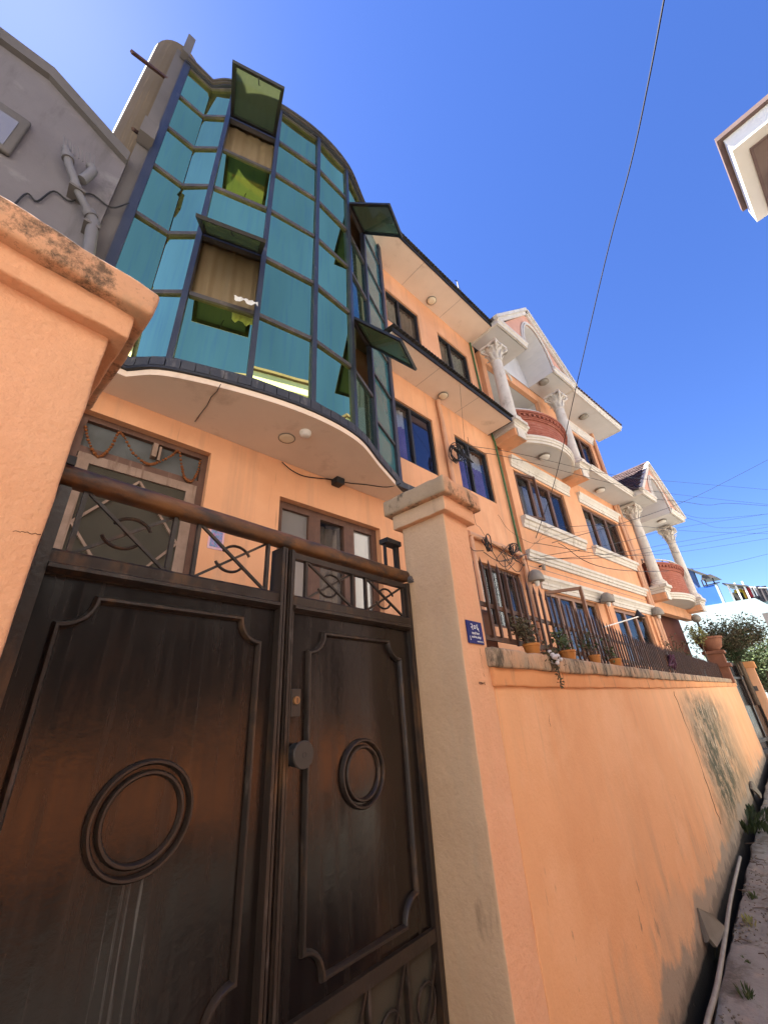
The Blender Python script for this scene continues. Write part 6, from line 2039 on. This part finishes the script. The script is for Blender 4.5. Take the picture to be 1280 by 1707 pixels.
for k_, r_ in ((3, 0.058), (5, 0.046), (8, 0.05)):
    a_, b_ = Vector(pts[k_]), Vector(pts[k_ - 1])
    d__ = (b_ - a_).normalized() * 0.03
    t.part('pipe_collar', MB().tube([a_ - d__, a_ + d__], r_, 12), 'pvc_grey', smooth=40)
sk = MB()
for k in range(9):
    x, y = 106 + 6.4 * k, 246 + 4.5 * k
    a = FA.P(x, y, pv)
    b = FA.P(x - 1 + RND.uniform(-1, 2), y - 20 + RND.uniform(-3, 3), pv - 0.02)
    t.part('bird_spike', MB().tube([a, b], 0.005, 5), 'pvc_grey')

cb_ = [FA.P(x, y, NV - 0.02) for x, y in ((20, 345), (45, 322), (62, 335), (90, 318), (118, 335), (150, 322), (185, 345), (215, 338))]
t.part('wall_cable', MB().tube(catmull(cb_, 5), 0.008, 5), 'rubber', smooth=60)
for x, y in ((128, 318), (152, 378)):
    c_ = FA.P(x, y, pv)
    t.part('pipe_clip', MB().box(c_[0] - 0.06, c_[0] + 0.06, pv - 0.045, NV, c_[2] - 0.014, c_[2] + 0.014), 'grey_dark')
# ================================================================== wires
WIRES = 'overhead wires'


def pt(px, py, dist):
    return CPOS + ray(px, py).normalized() * dist


def wire(pts, r, label, sag=0.0, group=WIRES):
    P = [Vector(p) for p in pts]
    P = catmull(P, 10)
    n = len(P) - 1
    P = [p - Vector((0, 0, sag * 4 * (i / n) * (1 - i / n))) for i, p in enumerate(P)]
    base = P[0]
    single('overhead_wire', MB().tube(P, r, 5), 'rubber', FO, tuple(base), label, 'wire', group, smooth=60)


anchor = FA.world(*FA.P(868, 925, -0.1))
wire([pt(1112, -30, 5.5), pt(1082, 130, 6.0), pt(1052, 270, 6.6), pt(1010, 430, 7.4), pt(958, 655, 8.6), pt(925, 800, 9.6), FB.world(*FB.P(893, 897, -0.15))], 0.0075, 'single black wire rising steeply from the column house up across the sky')
fw_ = 'thin dark wire running from the column house out over the street'
for k, ((x0, y0, v0), mids, end) in enumerate([
        ((845, 742, -0.1), [], None)]):
    pass
wb = lambda x, y, v=-0.12: FB.world(*FB.P(x, y, v))
fb = lambda x, y, v=-1.0: FB.world(*FB.P(x, y, v))
wire([FA.world(*FA.P(775, 742, -0.15)), wb(868, 757, -0.4), fb(1030, 793), pt(1150, 805, 19), pt(1290, 817, 24)], 0.0055, fw_)
wire([FA.world(*FA.P(780, 752, -0.15)), wb(860, 765, -0.4), fb(1050, 812), pt(1160, 828, 19), pt(1290, 842, 24)], 0.0055, fw_)
wire([wb(920, 905), fb(1060, 865), pt(1150, 832, 18), pt(1215, 800, 21), pt(1290, 761, 24)], 0.007, 'thicker dark wire climbing past the porch gable over the street')
wire([pt(1085, 832, 16), pt(1135, 836, 18), pt(1180, 842, 20), pt(1215, 839, 22), pt(1290, 844, 25)], 0.008, 'wavy slack wire passing the porch gable')
wire([wb(1075, 828), pt(1140, 857, 18), pt(1190, 864, 21), pt(1290, 856, 25)], 0.0055, fw_)
wire([wb(1100, 850), pt(1160, 868, 18), pt(1205, 880, 21), pt(1290, 873, 25)], 0.0055, fw_)
wire([wb(900, 928), fb(1030, 905), pt(1130, 880, 18), pt(1290, 855, 24)], 0.0055, fw_)
wire([wb(890, 935), fb(1040, 920), pt(1140, 902, 18), pt(1290, 877, 24)], 0.0055, fw_)
wire([wb(872, 932), fb(1030, 928), pt(1130, 912, 18), pt(1290, 884, 24)], 0.0055, fw_)
wire([wb(905, 880), fb(1045, 876), pt(1160, 886, 19), pt(1290, 890, 24)], 0.0055, fw_)
wire([wb(890, 905), fb(1040, 926), pt(1150, 918, 19), pt(1290, 896, 24)], 0.0055, fw_)
wire([wb(930, 905), fb(1030, 950), pt(1160, 948, 22), pt(1220, 938, 24), pt(1290, 921, 27)], 0.007, 'lowest dark wire over the blue roof hut')
wire([wb(830, 858), wb(850, 885), wb(890, 906), wb(905, 890), wb(930, 870)], 0.003, 'short slack wire looped across the orange facade by the green drainpipe')
wire([wb(872, 925), wb(905, 898), wb(960, 888), wb(1010, 880), wb(1045, 874)], 0.003, 'thin wire crossing the facade under the first floor sills')
p0 = FA.world(*FA.P(766, 640, -0.6))
wire([p0, FA.world(*FA.P(775, 742, -0.3)), FA.world(*FA.P(790, 860, -0.15)), FA.world(*FA.P(800, 880, -0.12)), FA.world(*FA.P(816, 905, -0.12))], 0.003, 'thin wire hanging from the lower canopy down past the purple curtain window')
# tangle of cables above the small window
tg = MB()
rr = random.Random(3)
for k in range(9):
    a = FA.P(805 + rr.uniform(0, 50), 905 + rr.uniform(0, 18), -0.12)
    b = FA.P(820 + rr.uniform(0, 60), 935 + rr.uniform(-5, 20), -0.16)
    c = FA.P(840 + rr.uniform(0, 40), 915 + rr.uniform(-5, 25), -0.12)
    tg.tube(catmull([a, b, c], 6), 0.006, 5)
tg.tube(catmull([FA.P(784, 912, -0.1), FA.P(790, 918, -0.12), FA.P(806, 918, -0.12)], 5), 0.006, 5)
single('cable_tangle', tg, 'rubber', FA, (6.3, -0.12, 4.0), 'loose tangle of black cables drooping over the small barred window', 'cable', smooth=60)

# ================================================================== houses across the lane (seen at the sky's edge and in the glass)
t = Thing('opposite_house', 'tall white house across the lane with a deep brown roof overhang', 'house', FO, (12, -6, 0))
OX, OY, OZ = 7.28, -1.45, 9.95
t.part('wall', MB().box(OX + 1.0, OX + 12, -12, OY - 0.75, 0.0, OZ + 0.05), 'white_house')
t.part('fascia', MB().box(OX, OX + 1.86, OY - 0.20, OY, OZ, OZ + 0.36).box(OX, OX + 0.2, -11.9, OY - 0.20, OZ, OZ + 0.36), 'white_house')
t.part('soffit', MB().box(OX + 0.2, OX + 1.70, -11.9, OY - 0.2, OZ + 0.06, OZ + 0.14), 'brown_soffit')
t.part('soffit_trim', MB().box(OX + 0.2, OX + 1.80, OY - 0.24, OY - 0.2, OZ - 0.03, OZ + 0.06).box(OX + 0.2, OX + 0.24, -11.9, OY - 0.24, OZ - 0.03, OZ + 0.06), 'brown_edge')
t.part('roof_edge', MB().box(OX - 0.08, OX + 1.75, -11.95, OY + 0.08, OZ + 0.36, OZ + 0.46), 'brown_edge')
t.part('wall_panel', MB().box(OX + 0.75, OX + 0.999, -8, OY - 0.55, 0.0, OZ + 0.02), 'brown_soffit')
t.part('red_string', MB().box(OX + 0.66, OX + 0.749, -8, OY - 0.52, OZ - 0.55, OZ - 0.40), 'red_trim')
for k in range(3):
    t.part('window', MB().box(OX + 0.70, OX + 0.749, -4.4 - 2 * k, -3.1 - 2 * k, 7.4, 8.8), 'mirror')
    t.part('window', MB().box(OX + 2.2 + 2.6 * k, OX + 3.6 + 2.6 * k, OY - 0.749, OY - 0.70, 6.8, 8.2), 'mirror')
    t.part('window', MB().box(OX + 2.2 + 2.6 * k, OX + 3.6 + 2.6 * k, OY - 0.749, OY - 0.70, 3.8, 5.2), 'mirror')
t = Thing('facing_house', 'pale house across the lane facing the entrance gate', 'house', FO, (0, -9, 0))
t.part('wall', MB().box(-12, 5.4, -14, -5.6, 0, 11.72), 'white_house')
t.part('roof', MB().box(-12.5, 5.6, -14.4, -4.7, 11.74, 12.2), 'white_house')
t.part('roof_edge', MB().box(-12.6, 5.7, -14.5, -4.6, 12.21, 12.31), 'brown_edge')
for k in range(6):
    for zz in (1.6, 4.6, 7.6):
        t.part('window', MB().box(-11 + 2.8 * k, -9.6 + 2.8 * k, -5.598, -5.54, zz, zz + 1.4), 'mirror')
t = Thing('facing_wall', 'low peach garden wall across the lane opposite the entrance gate', 'wall', FO, (0, -2.3, 0))
t.part('wall_face', MB().box(-1.5, 6.2, -2.5, -2.3, 0.72, 1.42), 'wall_plain')
t.part('dado', MB().box(-1.5, 6.2, -2.52, -2.29, 0, 0.718), 'dark_dado')  # added dark foot, narrows the bright band reflected in the gate
t.part('coping', MB().box(-1.55, 6.25, -2.55, -2.25, 1.422, 1.5), 'coping')
t = Thing('garden_wall', 'white rendered garden wall across the lane beside the peach one', 'wall', FO, (-7, -3.0, 0))  # unseen, added to bounce sunlight onto the pillars
t.part('wall_face', MB().box(-14, -1.7, -3.25, -3.0, 0, 2.7), 'white_house')
t.part('coping', MB().box(-14.05, -1.65, -3.3, -2.95, 2.702, 2.8), 'white_house')
t = Thing('sheet_fence', 'dark corrugated sheet fence above the low peach wall across the lane', 'fence', FO, (-3, -2.7, 1.4))  # unseen, added so the upper gate reflects something dark
t.part('sheet', corrugated(-1.5, 6, -2.7, 1.4, -2.72, 3.7), 'black', smooth=70)
t.part('post', MB().box(-1.5, 6, -2.80, -2.76, 3.0, 3.1), 'rail')

# ================================================================== far end of the street
t = Thing('cyan_house', 'pale cyan sunlit house at the end of the lane with a laundry terrace', 'house', FO, (32, 4, 0))
BX = 30.0
pl = lambda px, py, x=BX: (lambda r: CPOS + r * (x / r.x))(ray(px, py))
a, b, c, d = pl(1150, 1014), pl(1258, 997), pl(1280, 1008), pl(1330, 1012)
yz = [(a.y + 3.0, 0), (a.y + 3.0, a.z + 0.1), (a.y, a.z), (b.y, b.z), (c.y, c.z), (-1.0, c.z - 0.3), (-1.0, 0)]
t.part('wall', MB().prism_u([(y, z) for y, z in yz], BX, BX + 6), 'pale_cyan')
w0 = pl(1270, 1023)
t.part('window', MB().box(BX - 0.04, BX - 0.002, 2.2, w0.y, 3.6, w0.z), 'grey_dark')
t.part('parapet', MB().box(BX + 1.2, BX + 1.4, 3.2, b.y, b.z - 0.5, b.z + 0.25), 'pale_cyan')
e0, e1 = pl(1160, 981, BX + 0.6), pl(1196, 977, BX + 0.6)
t = Thing('blue_terrace_hut', 'bright blue parapet and hut on top of the pale cyan house', 'house', FO, (BX + 2, 6, a.z))
t.part('parapet', MB().box(BX + 0.6, BX + 0.8, e1.y, e0.y + 1.2, a.z - 0.2, e0.z), 'blue_paint')
f0 = pl(1212, 1002, BX + 0.6)
t.part('light_pier', MB().box(BX + 0.58, BX + 0.82, f0.y + 0.25, e1.y - 0.003, a.z - 0.2, e0.z + 0.1), 'pale_cyan')
h0, h1 = pl(1148, 948, BX + 1.2), pl(1178, 975, BX + 1.2)
t.part('hut_wall', MB().box(BX + 1.2, BX + 1.5, h1.y + 0.4, h0.y + 1.0, a.z, h0.z), 'blue_dark')
r0, r1 = pl(1130, 932, BX + 0.4), pl(1176, 957, BX + 0.4)
t.part('hut_roof', MB().prism_u([(r0.y + 0.5, r0.z), (r1.y, r1.z), (r1.y, r1.z - 0.10), (r0.y + 0.5, r0.z - 0.10)], BX + 0.4, BX + 2.6), 'roofsheet')
k0, k1 = pl(1166, 960, BX + 0.5), pl(1195, 962, BX + 0.5)
t.part('lean_to', MB().prism_u([(k0.y, k0.z - 0.25), (k0.y - 0.1, k0.z), (k1.y + 0.25, k1.z + 0.25), (k1.y, k1.z)], BX + 0.5, BX + 1.6), 'roofsheet')
ps = MB()
for px in (1172, 1178, 1192):
    p = pl(px, 975, BX + 0.6)
    t.part('steel_post', MB().box(BX + 0.58, BX + 0.64, p.y - 0.03, p.y + 0.03, e0.z, k1.z + 0.05), 'black')
t.part('steel_rail', MB().box(BX + 0.57, BX + 0.65, k1.y, k0.y, e0.z + 0.02, e0.z + 0.07), 'black')
# laundry shed
l0, l1 = pl(1208, 973, BX + 1.0), pl(1232, 999, BX + 1.0)
t = Thing('laundry_shed', 'open dark roof shed with white posts on the terrace of the cyan house', 'shed', FO, (BX + 2, l1.y, b.z))
rf0, rf1 = pl(1204, 974, BX + 0.8), pl(1246, 978, BX + 0.8)
t.part('roof', MB().prism_u([(rf0.y, rf0.z), (rf0.y, rf0.z + 0.08), (rf1.y, rf1.z + 0.08), (rf1.y, rf1.z)], BX + 0.8, BX + 3), 'roofsheet')
t.part('back_wall', MB().box(BX + 2.2, BX + 2.3, rf1.y - 0.6, rf0.y, b.z - 0.3, rf1.z + 0.1), 'dark_room')
for px in (1219, 1232, 1246):
    p = pl(px, 990, BX + 0.9)
    t.part('post', MB().box(BX + 0.88, BX + 0.96, p.y - 0.04, p.y + 0.04, b.z - 0.3, rf0.z - 0.05), 'cloth_white')
for k, (px, py, w_, h_, mt, lab) in enumerate(((1230, 985, 0.4, 0.18, 'yellow_cloth', 'yellow cloth swag hanging at the terrace shed'), (1243, 990, 0.25, 0.5, 'yellow_cloth', 'small yellow cloth on the terrace line'),
        (1248, 988, 0.35, 0.55, 'red_cloth', 'dark red garment on the terrace laundry line'), (1257, 986, 0.25, 0.55, 'cloth_white', 'white garment on the terrace laundry line'),
        (1263, 988, 0.4, 0.7, 'dark_cloth', 'dark garment on the terrace line beside the white one'), (1272, 992, 0.45, 0.7, 'dark_cloth', 'dark garment at the end of the terrace line'))):
    p = pl(px, py, BX + 1.1)
    m = MB()
    n = 8
    for i in range(n):
        y0, y1 = p.y - w_ / 2 + w_ * i / n, p.y - w_ / 2 + w_ * (i + 1) / n
        x0, x1 = BX + 1.1 + 0.04 * math.sin(i * 1.7), BX + 1.1 + 0.04 * math.sin((i + 1) * 1.7)
        m.quad((x0, y0, p.z + h_ / 2), (x1, y1, p.z + h_ / 2), (x1, y1, p.z - h_ / 2 - 0.05 * (i % 2)), (x0, y0, p.z - h_ / 2))
    single('laundry', m, mt, FO, tuple(p), lab, 'laundry', 'laundry on the far terrace', smooth=60)
ln0, ln1 = pl(1236, 976, BX + 1.1), pl(1283, 980, BX + 1.1)
single('laundry_line', MB().tube([ln0, (ln0 + ln1) / 2 - Vector((0, 0, 0.08)), ln1], 0.015, 5), 'cloth_white', FO, tuple(ln0), 'laundry line strung over the far terrace', 'line')
